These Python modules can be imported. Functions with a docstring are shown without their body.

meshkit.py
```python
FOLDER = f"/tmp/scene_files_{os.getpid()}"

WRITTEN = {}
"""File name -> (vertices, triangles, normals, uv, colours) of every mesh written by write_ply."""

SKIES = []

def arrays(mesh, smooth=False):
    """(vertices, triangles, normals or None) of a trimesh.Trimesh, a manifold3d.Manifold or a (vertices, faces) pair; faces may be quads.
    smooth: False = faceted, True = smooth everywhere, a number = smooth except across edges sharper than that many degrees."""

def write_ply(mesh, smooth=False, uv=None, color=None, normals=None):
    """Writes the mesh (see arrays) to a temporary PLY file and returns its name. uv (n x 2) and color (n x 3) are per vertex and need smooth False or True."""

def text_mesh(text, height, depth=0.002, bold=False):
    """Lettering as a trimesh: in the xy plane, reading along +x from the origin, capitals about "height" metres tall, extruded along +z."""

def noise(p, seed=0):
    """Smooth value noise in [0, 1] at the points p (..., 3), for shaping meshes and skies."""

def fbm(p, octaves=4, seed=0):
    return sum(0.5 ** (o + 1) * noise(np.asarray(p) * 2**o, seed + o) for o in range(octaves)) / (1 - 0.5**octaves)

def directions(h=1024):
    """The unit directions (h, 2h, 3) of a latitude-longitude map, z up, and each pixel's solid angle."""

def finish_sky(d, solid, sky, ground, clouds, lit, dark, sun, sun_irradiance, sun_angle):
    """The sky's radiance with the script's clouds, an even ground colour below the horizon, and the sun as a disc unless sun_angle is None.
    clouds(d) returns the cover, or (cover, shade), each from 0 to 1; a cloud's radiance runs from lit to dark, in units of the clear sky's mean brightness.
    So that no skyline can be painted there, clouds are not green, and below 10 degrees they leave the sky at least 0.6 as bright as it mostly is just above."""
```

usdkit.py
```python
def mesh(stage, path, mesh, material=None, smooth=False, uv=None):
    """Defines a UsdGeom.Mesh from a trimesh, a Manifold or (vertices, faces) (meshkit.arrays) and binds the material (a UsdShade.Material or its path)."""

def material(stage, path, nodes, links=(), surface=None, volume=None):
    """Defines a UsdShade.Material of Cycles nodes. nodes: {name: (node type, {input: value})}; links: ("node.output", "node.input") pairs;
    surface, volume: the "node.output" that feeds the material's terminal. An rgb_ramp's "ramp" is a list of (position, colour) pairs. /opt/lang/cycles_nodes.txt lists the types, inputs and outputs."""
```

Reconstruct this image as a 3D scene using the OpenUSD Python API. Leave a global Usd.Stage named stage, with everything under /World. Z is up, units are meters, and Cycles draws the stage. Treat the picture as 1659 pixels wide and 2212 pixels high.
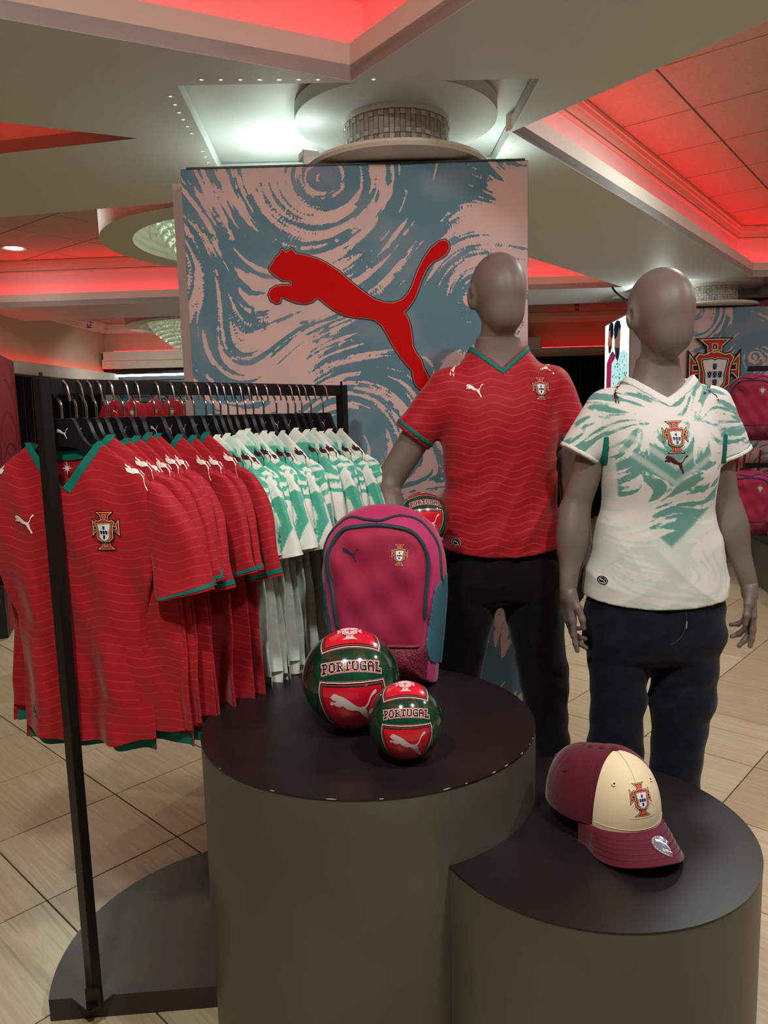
import math, random, numpy as np, trimesh, shapely, usdkit, meshkit
from shapely.geometry import Polygon, Point, box as sbox, LineString, MultiPolygon
from shapely import affinity
from shapely.ops import unary_union
from pxr import Usd, UsdGeom, UsdLux, UsdShade, Gf, Sdf, Vt
stage = Usd.Stage.CreateInMemory()
UsdGeom.SetStageUpAxis(stage, 'Z'); UsdGeom.SetStageMetersPerUnit(stage, 1.0)
WORLD = UsdGeom.Xform.Define(stage, '/World'); stage.SetDefaultPrim(WORLD.GetPrim())
UsdGeom.Scope.Define(stage, '/World/Looks')
rng = random.Random(7)
PI = math.pi

# ---------------------------------------------------------------- camera (hand-held, 1.5 m up, tilted 7.6 deg down, slight roll)
FPX, EYE = 1590.0, 1.5
_d = np.array([320, 11894, FPX]); _d = _d / np.linalg.norm(_d)
_f = np.array([0, 0, 1.0]) - _d * _d[2]; _f /= np.linalg.norm(_f)
_r = np.cross(_d, _f); _r = _r if _r[0] > 0 else -_r
CAMR = np.array([_r, _f, -_d])
cam = UsdGeom.Camera.Define(stage, '/World/camera')
_cx, _cu, _cb = CAMR @ [1, 0, 0], CAMR @ [0, -1, 0], CAMR @ [0, 0, -1]
_m = Gf.Matrix4d(*_cx, 0, *_cu, 0, *_cb, 0, 0, 0, EYE, 1)
cam.AddTransformOp().Set(_m)
cam.CreateHorizontalApertureAttr(24.0); cam.CreateVerticalApertureAttr(24.0 * 2212 / 1659)
cam.CreateFocalLengthAttr(24.0 * FPX / 1659); cam.CreateClippingRangeAttr(Gf.Vec2f(0.05, 100))
cam.CreateExposureAttr(1.15)

def ray(x, y): return CAMR @ np.array([x - 829.5, y - 1106, FPX])
def atz(x, y, z): v = ray(x, y); return np.array([0, 0, EYE]) + v * ((z - EYE) / v[2])
def aty(x, y, Y): v = ray(x, y); return np.array([0, 0, EYE]) + v * (Y / v[1])

# ---------------------------------------------------------------- lights
def disk(name, pos, r, power, color, aim=(0, 0, -1), cone=None):
    l = UsdLux.DiskLight.Define(stage, '/World/' + name)
    l.CreateRadiusAttr(r); l.CreateIntensityAttr(power / (PI * r * r)); l.CreateColorAttr(Gf.Vec3f(*color))
    a = -np.array(aim, float); a /= np.linalg.norm(a)
    x = np.cross([0, 1, 0], a)
    if np.linalg.norm(x) < 1e-6: x = np.array([1, 0, 0.])
    x /= np.linalg.norm(x); y = np.cross(a, x)
    l.AddTransformOp().Set(Gf.Matrix4d(*x, 0, *y, 0, *a, 0, *map(float, pos), 1))
    if cone:
        s = UsdLux.ShapingAPI.Apply(l.GetPrim()); s.CreateShapingConeAngleAttr(cone); s.CreateShapingConeSoftnessAttr(0.6)
    return l
LIGHTS = [  # the shop's recessed downlights and track spots: place, power, tint
    ((0.85, 0.55, 3.03), .09, 4.6, (.93, .99, .98)), ((-0.55, 0.35, 3.03), .09, 5.6, (.92, 1.0, .88)),
    ((2.6, 1.9, 3.03), .09, 4.0, (1.0, .91, .95)), ((1.9, 3.6, 3.03), .09, 3.4, (.88, 1.0, .92)),
    ((-2.4, 0.9, 3.03), .09, 3.0, (.96, .97, .98)), ((-2.6, 5.4, 3.03), .09, 3.4, (.90, 1.0, .90)),
    ((0.6, 5.3, 3.03), .09, 2.6, (.95, 1.0, .9)), ((3.9, 4.6, 3.03), .09, 3.4, (.93, 1.0, .96)),
    ((-3.0, 8.9, 2.9), .09, 2.4, (.97, 1.0, .88)), ((1.6, 8.9, 2.9), .09, 2.4, (.97, 1.0, .88)),
    ((0.1, -1.6, 2.9), .09, 3.5, (.94, .98, .98)),
]
for _i, (_p, _rr, _w, _c) in enumerate(LIGHTS):
    disk('downlight_beam_%03d' % _i if _i else 'downlight_beam', _p, _rr, _w, _c, cone=80)

# ---------------------------------------------------------------- helpers: naming, materials, meshes
def lin(c):
    if isinstance(c, str): c = [int(c[i:i + 2], 16) / 255 for i in (1, 3, 5)]
    return tuple((x / 12.92 if x <= .04045 else ((x + .055) / 1.055) ** 2.4) for x in c)
_used = {}
def path(parent, name):
    p = parent.GetPath().pathString if parent else '/World'
    k = (p, name); n = _used.get(k, 0); _used[k] = n + 1
    return p + '/' + (name if n == 0 else '%s_%03d' % (name, n))
def data(p, **k):
    for a, b in k.items():
        if b is not None: p.SetCustomDataByKey(a, b)
    return p
def thing(name, label=None, category=None, loc=(0, 0, 0), rz=0, group=None, kind=None, scale=None, parent=None, rx=0, ry=0):
    x = UsdGeom.Xform.Define(stage, path(parent, name))
    x.AddTranslateOp().Set(Gf.Vec3d(*map(float, loc)))
    if rz or rx or ry: x.AddRotateXYZOp().Set(Gf.Vec3f(rx, ry, rz))
    if scale: x.AddScaleOp().Set(Gf.Vec3f(*([scale] * 3 if np.ndim(scale) == 0 else scale)))
    return data(x.GetPrim(), label=label, category=category, group=group, kind=kind)
def dup(root, loc, rz=0, label=None, group=None, scale=None, rx=0, ry=0):
    was = root.GetCustomData()
    r = thing(root.GetName().rstrip('0123456789').rstrip('_'), label or was.get('label'), was.get('category'), loc, rz, group or was.get('group'), None, scale, None, rx, ry)
    r.GetReferences().AddInternalReference(root.GetPath()); r.SetInstanceable(True)
    return r
def put(name, mesh, mat, parent=None, smooth=30, attrs=None, **k):
    if isinstance(mesh, (list,)): mesh = join(mesh)
    if attrs: smooth = True if smooth else False
    v, f = VF(mesh); u = np.unique(f)
    if len(u) < len(v):
        mp = np.full(len(v), -1); mp[u] = np.arange(len(u)); mesh = (v[u], mp[f]); attrs = {n: np.asarray(a)[u] for n, a in attrs.items()} if attrs else attrs
    m = usdkit.mesh(stage, path(parent, name), mesh, mat, smooth)
    if attrs:
        api = UsdGeom.PrimvarsAPI(m)
        for n, v in attrs.items():
            v = np.asarray(v, np.float32)
            if v.ndim == 1: api.CreatePrimvar(n, Sdf.ValueTypeNames.FloatArray, 'vertex').Set(Vt.FloatArray.FromNumpy(v))
            else: api.CreatePrimvar(n, Sdf.ValueTypeNames.Color3fArray, 'vertex').Set(Vt.Vec3fArray.FromNumpy(v))
    if not parent and 'kind' not in k and 'label' not in k: k['kind'] = 'structure'
    return data(m.GetPrim(), **k)
def VF(m):
    if hasattr(m, 'to_mesh'):
        t = m.to_mesh(); return np.array(t.vert_properties[:, :3]), np.array(t.tri_verts)
    if hasattr(m, 'vertices'): return np.array(m.vertices), np.array(m.faces)
    v, f = np.asarray(m[0], float), np.asarray(m[1], int)
    if f.shape[1] == 4: f = np.vstack([f[:, [0, 1, 2]], f[:, [0, 2, 3]]])
    return v, f
def join(ms):
    vs, fs, o = [], [], 0
    for m in ms:
        v, f = VF(m); vs.append(v); fs.append(f + o); o += len(v)
    return np.vstack(vs), np.vstack(fs)
def move(m, t=(0, 0, 0), rz=0, s=1, R=None):
    v, f = VF(m); v = v * s
    if rz: c, q = math.cos(rz), math.sin(rz); v = v @ np.array([[c, q, 0], [-q, c, 0], [0, 0, 1]])
    if R is not None: v = v @ np.asarray(R).T
    return v + np.asarray(t, float), f
def box(x0, x1, y0, y1, z0, z1, bev=0):
    if bev:
        b = trimesh.creation.box(extents=(1, 1, 1)); c = np.array([(x0 + x1) / 2, (y0 + y1) / 2, (z0 + z1) / 2]); h = np.array([x1 - x0, y1 - y0, z1 - z0]) / 2
        pts = []
        for s in np.ndindex(2, 2, 2):
            q = (np.array(s) * 2 - 1)
            for k in range(3):
                e = h - bev; e = e.copy(); e[k] = h[k]; pts.append(c + q * e)
        return VF(trimesh.Trimesh(pts).convex_hull)
    b = trimesh.creation.box(extents=(x1 - x0, y1 - y0, z1 - z0)); b.apply_translation([(x0 + x1) / 2, (y0 + y1) / 2, (z0 + z1) / 2]); return VF(b)
def extr(poly, z0, z1):
    gs = [g for g in getattr(poly, 'geoms', [poly]) if g.area > 1e-9]
    out = []
    for g in gs:
        m = trimesh.creation.extrude_polygon(g, z1 - z0, engine='earcut'); m.apply_translation([0, 0, z0]); out.append(VF(m))
    return join(out)
def lathe(prof, n=48):
    a = np.linspace(0, 2 * PI, n, endpoint=False); p = np.asarray(prof, float)
    v = np.stack([p[:, 0][:, None] * np.cos(a), p[:, 0][:, None] * np.sin(a), np.repeat(p[:, 1][:, None], n, 1)], -1).reshape(-1, 3)
    i, j = np.meshgrid(np.arange(len(p) - 1), np.arange(n), indexing='ij'); k = (j + 1) % n
    return VF((v, np.stack([i * n + j, i * n + k, (i + 1) * n + k, (i + 1) * n + j], -1).reshape(-1, 4)))
def tube(pts, r, n=8, closed=False, flat=None):
    p = np.asarray(pts, float); m = len(p); r = np.broadcast_to(r, m)
    t = np.gradient(p, axis=0) if not closed else np.roll(p, -1, 0) - np.roll(p, 1, 0)
    t /= np.maximum(np.linalg.norm(t, axis=1, keepdims=True), 1e-9)
    u = np.cross(t[0], [0, 0, 1.0]);
    if np.linalg.norm(u) < .1: u = np.cross(t[0], [0, 1.0, 0])
    us = []
    for i in range(m):
        u = u - t[i] * (u @ t[i]); u /= np.linalg.norm(u); us.append(u.copy())
    us = np.array(us); w = np.cross(t, us); a = np.linspace(0, 2 * PI, n, endpoint=False)
    v = p[:, None] + r[:, None, None] * (np.cos(a)[None, :, None] * us[:, None] + np.sin(a)[None, :, None] * w[:, None])
    v = v.reshape(-1, 3); f = []
    for i in range(m if closed else m - 1):
        k = (i + 1) % m
        for j in range(n): f.append([i * n + j, i * n + (j + 1) % n, k * n + (j + 1) % n, k * n + j])
    f = np.array(f); f = np.vstack([f[:, [0, 1, 2]], f[:, [0, 2, 3]]])
    if not closed:
        v = np.vstack([v, p[0], p[-1]]); c0, c1 = len(v) - 2, len(v) - 1
        e = [[c0, (j + 1) % n, j] for j in range(n)] + [[c1, (m - 1) * n + j, (m - 1) * n + (j + 1) % n] for j in range(n)]
        f = np.vstack([f, e])
    return v, f
def bez(pts, n=12):
    """Catmull-Rom through points."""
    p = np.asarray(pts, float); p = np.vstack([2 * p[0] - p[1], p, 2 * p[-1] - p[-2]]); out = []
    for i in range(1, len(p) - 2):
        t = np.linspace(0, 1, n, endpoint=False)[:, None]; a, b, c, d = p[i - 1], p[i], p[i + 1], p[i + 2]
        out.append(.5 * (2 * b + (c - a) * t + (2 * a - 5 * b + 4 * c - d) * t ** 2 + (3 * b - a - 3 * c + d) * t ** 3))
    return np.vstack(out + [p[-2][None]])

def mat(name, color='#808080', rough=.5, spec=.5, metal=0, noise=None, bump=None, emit=None, sheen=0, coat=0, coat_r=.05):
    """noise: (scale, second colour, low, high); bump: (scale, height in metres)."""
    nodes = {'p': ('principled_bsdf', {'base_color': lin(color), 'roughness': rough, 'metallic': metal, 'specular_ior_level': spec})}
    q = nodes['p'][1]; links = []
    if sheen: q['sheen_weight'] = sheen; q['sheen_roughness'] = .4
    if coat: q['coat_weight'] = coat; q['coat_roughness'] = coat_r
    if emit: q['emission_color'] = emit[0]; q['emission_strength'] = emit[1]
    if noise or bump: nodes['g'] = ('texture_coordinate', {})
    if noise:
        nodes['n'] = ('noise_texture', {'scale': noise[0], 'detail': 5.0}); links.append(('g.object', 'n.vector'))
        nodes['r'] = ('rgb_ramp', {'ramp': [(noise[2], lin(color)), (noise[3], lin(noise[1]))]}); links += [('n.fac', 'r.fac'), ('r.color', 'p.base_color')]
    if bump:
        nodes['bn'] = ('noise_texture', {'scale': bump[0], 'detail': 3.0}); nodes['b'] = ('bump', {'distance': bump[1], 'strength': 1.0})
        links += [('g.object', 'bn.vector'), ('bn.fac', 'b.height'), ('b.normal', 'p.normal')]
    return usdkit.material(stage, '/World/Looks/' + name, nodes, links, 'p.BSDF')
def mat_tint(name, rough=.6, spec=.3, coat=0):
    return usdkit.material(stage, '/World/Looks/' + name, {'a': ('attribute', {'attribute': 'tint'}), 'p': ('principled_bsdf', {'roughness': rough, 'specular_ior_level': spec, 'coat_weight': coat})}, [('a.color', 'p.base_color')], 'p.BSDF')
def glow(name, color, strength):
    return usdkit.material(stage, '/World/Looks/' + name, {'e': ('emission', {'color': color, 'strength': strength})}, [], 'e.emission')

# ---------------------------------------------------------------- helpers: implicit surfaces
def surfnets(f, lo, hi, h, snap=2):
    lo = np.asarray(lo, float); n = np.ceil((np.asarray(hi) - lo) / h).astype(int) + 1
    ax = [lo[k] + h * np.arange(n[k]) for k in range(3)]
    d = f(ax[0][:, None, None], ax[1][None, :, None], ax[2][None, None, :]).astype(np.float32) + np.zeros(n, np.float32)
    s = d < 0
    c = np.zeros(n - 1, np.int8)
    for a in np.ndindex(2, 2, 2): c += s[a[0]:n[0] - 1 + a[0], a[1]:n[1] - 1 + a[1], a[2]:n[2] - 1 + a[2]]
    act = np.argwhere((c > 0) & (c < 8)); idx = np.full(n - 1, -1, np.int64); idx[tuple(act.T)] = np.arange(len(act))
    acc = np.zeros((len(act), 3)); cnt = np.zeros(len(act))
    corner = list(np.ndindex(2, 2, 2))
    val = {a: d[act[:, 0] + a[0], act[:, 1] + a[1], act[:, 2] + a[2]] for a in corner}
    for a in corner:
        for k in range(3):
            if a[k]: continue
            b = list(a); b[k] = 1; b = tuple(b); va, vb = val[a], val[b]; m = (va < 0) != (vb < 0)
            t = va[m] / (va[m] - vb[m]); p = np.repeat(np.array(a, float)[None], m.sum(), 0); p[:, k] = t
            acc[m] += p; cnt[m] += 1
    v = lo + h * (act + acc / cnt[:, None]); quads = []
    for k in range(3):
        i, j = (k + 1) % 3, (k + 2) % 3
        sl0 = [slice(1, n[q] - 1) for q in range(3)]; sl0[k] = slice(0, n[k] - 1); sl1 = list(sl0); sl1[k] = slice(1, n[k])
        a, b = s[tuple(sl0)], s[tuple(sl1)]
        e = np.argwhere(a != b); off = np.array([1, 1, 1]); off[k] = 0; e2 = e + off
        if not len(e): continue
        def cell(di, dj):
            q = e2.copy(); q[:, i] -= di; q[:, j] -= dj; return idx[q[:, 0], q[:, 1], q[:, 2]]
        Q = np.stack([cell(1, 1), cell(0, 1), cell(0, 0), cell(1, 0)], 1)
        flip = ~a[tuple(e.T)]; Q[flip] = Q[flip][:, ::-1]; quads.append(Q)
    q = np.vstack(quads)
    for _ in range(snap):
        e = h * .3; x, y, z = v.T
        g = np.stack([f(x + e, y, z) - f(x - e, y, z), f(x, y + e, z) - f(x, y - e, z), f(x, y, z + e) - f(x, y, z - e)], 1) / (2 * e)
        g2 = np.maximum((g ** 2).sum(1), .05); st = -(f(x, y, z) / g2)[:, None] * g
        v = v + np.clip(st, -h * .4, h * .4)
    return VF((v, q))
def smin(a, b, k):
    h = np.maximum(k - np.abs(a - b), 0) / k
    return np.minimum(a, b) - h * h * k * .25
def cap(x, y, z, a, b, ra, rb):
    a, b = np.asarray(a, float), np.asarray(b, float); d = b - a; L = d @ d
    t = np.clip(((x - a[0]) * d[0] + (y - a[1]) * d[1] + (z - a[2]) * d[2]) / L, 0, 1)
    return np.sqrt((x - a[0] - t * d[0]) ** 2 + (y - a[1] - t * d[1]) ** 2 + (z - a[2] - t * d[2]) ** 2) - (ra + (rb - ra) * t)
def ell(x, y, z, c, r):
    q = np.sqrt(((x - c[0]) / r[0]) ** 2 + ((y - c[1]) / r[1]) ** 2 + ((z - c[2]) / r[2]) ** 2)
    return (q - 1) * min(r)
def rings(x, y, z, R, p=2.3):
    """R rows: z, half width, half depth, y offset, x offset; an elliptic loft along z."""
    R = np.asarray(R, float); zz = np.clip(z, R[0, 0], R[-1, 0]); zz = np.asarray(zz)
    def I(k):
        from numpy import interp
        t = R[:, 0]; i = np.clip(np.searchsorted(t, zz, 'right') - 1, 0, len(t) - 2); u = (zz - t[i]) / (t[i + 1] - t[i]); m = np.gradient(R[:, k], t)
        h = t[i + 1] - t[i]
        return (2 * u**3 - 3 * u**2 + 1) * R[i, k] + (u**3 - 2 * u**2 + u) * h * m[i] + (-2 * u**3 + 3 * u**2) * R[i + 1, k] + (u**3 - u**2) * h * m[i + 1]
    w, d, oy, ox = I(1), I(2), I(3), I(4)
    q = (np.abs((x - ox) / w) ** p + np.abs((y - oy) / d) ** p) ** (1 / p)
    f = (q - 1) * np.minimum(w, d)
    return np.maximum(f, np.maximum(R[0, 0] - z, z - R[-1, 0]))

# ---------------------------------------------------------------- helpers: flat marks (logo, crest, lettering) laid on a surface
def poly_pts(p): return Polygon(p).buffer(0)
_pm = [(500,408),(520,425),(545,408),(560,430),(600,437),(660,455),(700,475),(760,515),(820,570),(870,610),(920,645),(965,660),(1010,663),(1050,650),(1080,620),(1100,585),(1115,545),(1130,510),(1155,465),(1190,420),(1225,393),(1250,388),(1268,400),(1270,425),(1255,450),(1225,467),(1195,480),(1165,510),(1145,550),(1125,600),(1105,645),(1080,680),(1055,703),(1072,735),(1085,775),(1090,820),(1092,860),(1105,890),(1130,925),(1140,960),(1155,990),(1167,1015),(1172,1040),(1160,1062),(1125,1060),(1103,1038),(1093,1000),(1092,975),(1065,945),(1030,900),(1000,850),(975,800),(950,760),(920,735),(880,725),(830,722),(780,710),(730,685),(695,658),(670,635),(652,627),(630,645),(600,652),(560,648),(525,635),(500,622),(485,622),(478,645),(462,648),(440,635),(430,610),(440,588),(465,573),(500,570),(535,572),(540,555),(525,545),(495,545),(475,530),(455,515),(440,500),(440,485),(455,470),(470,445),(490,430)]
PUMA = affinity.translate(Polygon([((x - 850) / 840, (725 - y) / 840) for x, y in _pm]).buffer(0).buffer(.006).buffer(-.006), 0, 0)   # one unit wide
def _sym(p): return unary_union([Polygon(p), affinity.scale(Polygon(p), -1, 1, origin=(0, 0))]).buffer(.5)
_arms = unary_union([Polygon([(-310, 310), (310, 310), (145, 450), (145, 640), (-145, 640), (-145, 450)]),
                     Polygon([(-310, 1530), (310, 1530), (145, 1400), (145, 1200), (-145, 1200), (-145, 1400)]),
                     Polygon([(-475, 550), (-475, 1105), (-345, 960), (-200, 960), (-200, 720), (-345, 720)]), Polygon([(475, 550), (475, 1105), (345, 960), (200, 960), (200, 720), (345, 720)])])
_sh = _sym([(0, 545), (60, 530), (110, 555), (200, 590), (285, 565), (370, 655), (320, 760), (292, 900), (290, 1160), (180, 1250), (0, 1310)])
_in = _sym([(0, 715), (60, 685), (130, 700), (220, 705), (205, 800), (165, 960), (165, 1110), (110, 1180), (60, 1220), (0, 1235)])
def _n(p): return affinity.affine_transform(p, [1 / 1220, 0, 0, -1 / 1220, 0, 920 / 1220])
def crest_layers(detail=True):
    """Layers (polygon in a one-unit-tall frame, colour) of the federation crest, back to front."""
    K, G, R_, Wt, B = '#14100e', '#d9b98a', '#d01c1c', '#e8e2dc', '#141a5e'
    j = dict(join_style=2)
    L = [(_arms.union(_sh).buffer(14, **j), K), (_arms.buffer(-6, **j), G), (_arms.buffer(-30, **j), K), (_arms.buffer(-40, **j), R_)]
    for (a, b, c, d_) in ((-60, 395, 60, 520), (-60, 1330, 60, 1440)):
        L += [(sbox(a, b, c, d_), G), (sbox(a + 22, b + 20, c - 22, d_ - 20), K), (sbox(-9, b + 40, 9, d_ - 30), Wt)]
    for s in (-1, 1):
        L += [(sbox(*sorted((s * 330, s * 420)), 775, 775) if 0 else Polygon([(s * 310, 770), (s * 415, 770), (s * 415, 895), (s * 310, 895)]), G), (Polygon([(s * 310, 792), (s * 393, 792), (s * 393, 873), (s * 310, 873)]), K)]
    L += [(_sh.buffer(10, **j), K), (_sh.buffer(-4, **j), G), (_sh.buffer(-30, **j), K), (_sh.buffer(-40, **j), R_),
          (_in.buffer(52, **j), K), (_in.buffer(40, **j), G), (_in.buffer(22, **j), K), (_in.buffer(4, **j), Wt)]
    for (cx, cy) in ((0, 820), (-95, 965), (0, 965), (95, 965), (0, 1110)):
        e = unary_union([sbox(cx - 38, cy - 55, cx + 38, cy + 20), Point(cx, cy + 20).buffer(38)]).simplify(2)
        L.append((e, B))
        if detail:
            L += [(Point(cx + a, cy + b).buffer(7, quad_segs=2), Wt) for a, b in ((-22, -38), (22, -38), (0, -8), (-22, 24), (22, 24))]
    return [(_n(p), c) for p, c in L]
def tri(poly, maxe=None):
    out = []
    for g in getattr(poly, 'geoms', [poly]):
        if g.geom_type != 'Polygon' or g.area < 1e-9: continue
        g = g.simplify(1e-4); ps = [g]
        if maxe:                                                        # cut into squares first, so that the mark can bend with the surface
            x0, y0, x1, y1 = g.bounds; ps = []
            if max(x1 - x0, y1 - y0) <= maxe: ps = [g]
            else:
                shapely.prepare(g)
                for i in range(int(x0 // maxe), int(x1 // maxe) + 1):
                    for j in range(int(y0 // maxe), int(y1 // maxe) + 1):
                        c = sbox(i * maxe, j * maxe, (i + 1) * maxe, (j + 1) * maxe)
                        if g.intersects(c): q = g.intersection(c); ps += [k for k in getattr(q, 'geoms', [q]) if k.geom_type == 'Polygon' and k.area > 1e-10]
        vs_, fs_, o_ = [], [], 0
        for q in ps:
            v, f = trimesh.creation.triangulate_polygon(q, engine='earcut'); vs_.append(v); fs_.append(f + o_); o_ += len(v)
        if not vs_: continue
        v, f = np.vstack(vs_), np.vstack(fs_)
        a = v[f]; cr = (a[:, 1, 0] - a[:, 0, 0]) * (a[:, 2, 1] - a[:, 0, 1]) - (a[:, 1, 1] - a[:, 0, 1]) * (a[:, 2, 0] - a[:, 0, 0]); f = f.copy(); f[cr < 0] = f[cr < 0][:, ::-1]
        out.append((v, f))
    if not out: return np.zeros((0, 2)), np.zeros((0, 3), int)
    o, vs, fs = 0, [], []
    for v, f in out: vs.append(v); fs.append(f + o); o += len(v)
    return np.vstack(vs), np.vstack(fs)
def decal(layers, fn, size=1.0, at=(0, 0), rot=0, maxe=None, lift=.0008, step=.00035):
    """layers [(polygon, colour)] scaled, turned and placed in the plane, then carried onto a surface by fn(u, v, height) -> xyz."""
    vs, fs, cs, o = [], [], [], 0
    for i, (p, c) in enumerate(layers):
        q = affinity.translate(affinity.rotate(affinity.scale(p, size, size, origin=(0, 0)), rot, origin=(0, 0)), *at)
        v, f = tri(q, maxe)
        if not len(v): continue
        w = fn(v[:, 0], v[:, 1], lift + step * i); vs.append(w); fs.append(f + o); o += len(v); cs.append(np.repeat(np.array(lin(c))[None], len(v), 0))
    return np.vstack(vs), np.vstack(fs), np.vstack(cs)
def put_decal(name, d, parent, mat=None, **k):
    return put(name, (d[0], d[1]), mat or PRINT, parent, smooth=True, attrs={'tint': d[2]}, **k)
# block letters with slab serifs on a 5 x 7 grid
_LT = {'P': ['1111.', '.1..1', '.1..1', '.111.', '.1...', '.1...', '111..'], 'O': ['.111.', '1...1', '1...1', '1...1', '1...1', '1...1', '.111.'], 'R': ['1111.', '.1..1', '.1..1', '.111.', '.1.1.', '.1..1', '111.1'],
       'T': ['11111', '1.1.1', '..1..', '..1..', '..1..', '..1..', '.111.'], 'U': ['11.11', '1...1', '1...1', '1...1', '1...1', '1...1', '.111.'], 'G': ['.1111', '1...1', '1....', '1.111', '1...1', '1...1', '.1111'],
       'A': ['.111.', '1...1', '1...1', '11111', '1...1', '1...1', '1...1'], 'L': ['111..', '.1...', '.1...', '.1...', '.1...', '.1..1', '11111'], '!': ['..1..', '..1..', '..1..', '..1..', '..1..', '.....', '..1..'],
       'F': ['11111', '1....', '1....', '1111.', '1....', '1....', '1....'], 'S': ['.1111', '1....', '1....', '.111.', '....1', '....1', '1111.'], 'X': ['.']}
def block_text(s, gap=1.25):
    out, x = [], 0
    for ch in s:
        for r, row in enumerate(_LT[ch]):
            for c, k in enumerate(row):
                if k == '1': out.append(sbox(x + c - .05, 6 - r - .05, x + c + 1.05, 7 - r + .05))
        x += 5 + gap
    g = unary_union(out); return affinity.translate(g, -(x - gap) / 2, -3.5)
def plain_text(s, h):
    m = meshkit.text_mesh(s, h, .001, True); v, f = VF(m); v = v[:, :2]
    t = [Polygon(v[q]) for q in f]; return unary_union([p for p in t if p.area > 1e-10]).buffer(h * .002)

PRINT = mat_tint('print_ink'); PRINT_GLOSS = mat_tint('print_ink_gloss', .18, .5, .6)
FARWHITE = mat('white_paint', '#d2d5d5', .6, .3, bump=(140, .0006)); FASCIA = mat('fascia_paint', '#d8d0c6', .55, .3)
TILEMAT = mat('ceiling_tile_mineral', '#b9b4aa', .9, .1, noise=(60, '#ada89e', .35, .7), bump=(180, .001)); TEE = mat('ceiling_tee', '#8a8175', .5)
BLACK = mat('black_metal', '#141213', .38, .4); DARK = mat('black_cloth', '#0c0b0c', .95, .1, sheen=.2); CHROME = mat('chrome', '#d9dadc', .16, .5, 1)
RED_LED = glow('red_led', (1.0, .010, .014), 14.0); RED_LED_SOFT = glow('red_led_soft', (1.0, .012, .016), 4.0); WHITE_LED = glow('white_led', (.86, 1.0, .93), 9.0)
# ================================================================ the setting: floor
A1 = math.radians(43.2); E1 = np.array([math.sin(A1), math.cos(A1)]); E2 = np.array([-math.cos(A1), math.sin(A1)]); P0 = np.array([-1.101, 2.153]); TP = .466
def floor_mat(name, c0, c1, c2):
    nodes = {'g': ('geometry', {}), 'o': ('object_info', {}), 'ml': ('math', {'math_type': 'multiply', 'value2': 37.0}), 'cx': ('combine_xyz', {}), 'add': ('vector_math', {'math_type': 'add'}),
             'rot': ('mapping', {'mapping_type': 'point', 'rotation': (0, 0, -math.radians(90 + 46.8))}), 'rot2': ('mapping', {'mapping_type': 'point', 'scale': (1.3, 34, 1)}), 'w': ('noise_texture', {'scale': 1.0, 'detail': 4.0, 'roughness': .62, 'distortion': .9}),
             'big': ('noise_texture', {'scale': 2.2, 'detail': 2.0}), 'r': ('rgb_ramp', {'ramp': [(.30, lin(c2)), (.44, lin(c0)), (.56, lin(c1)), (.72, lin(c0))]}),
             'p': ('principled_bsdf', {'roughness': .33, 'specular_ior_level': .38}), 'b': ('bump', {'distance': .0006, 'strength': .5})}
    links = [('o.random', 'ml.value1'), ('ml.value', 'cx.x'), ('ml.value', 'cx.y'), ('g.position', 'rot.vector'), ('rot.vector', 'add.vector1'), ('cx.vector', 'add.vector2'), ('add.vector', 'rot2.vector'), ('rot2.vector', 'w.vector'),
             ('w.fac', 'r.fac'), ('r.color', 'p.base_color'), ('w.fac', 'b.height'), ('b.normal', 'p.normal')]
    return usdkit.material(stage, '/World/Looks/' + name, nodes, links, 'p.BSDF')
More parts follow.
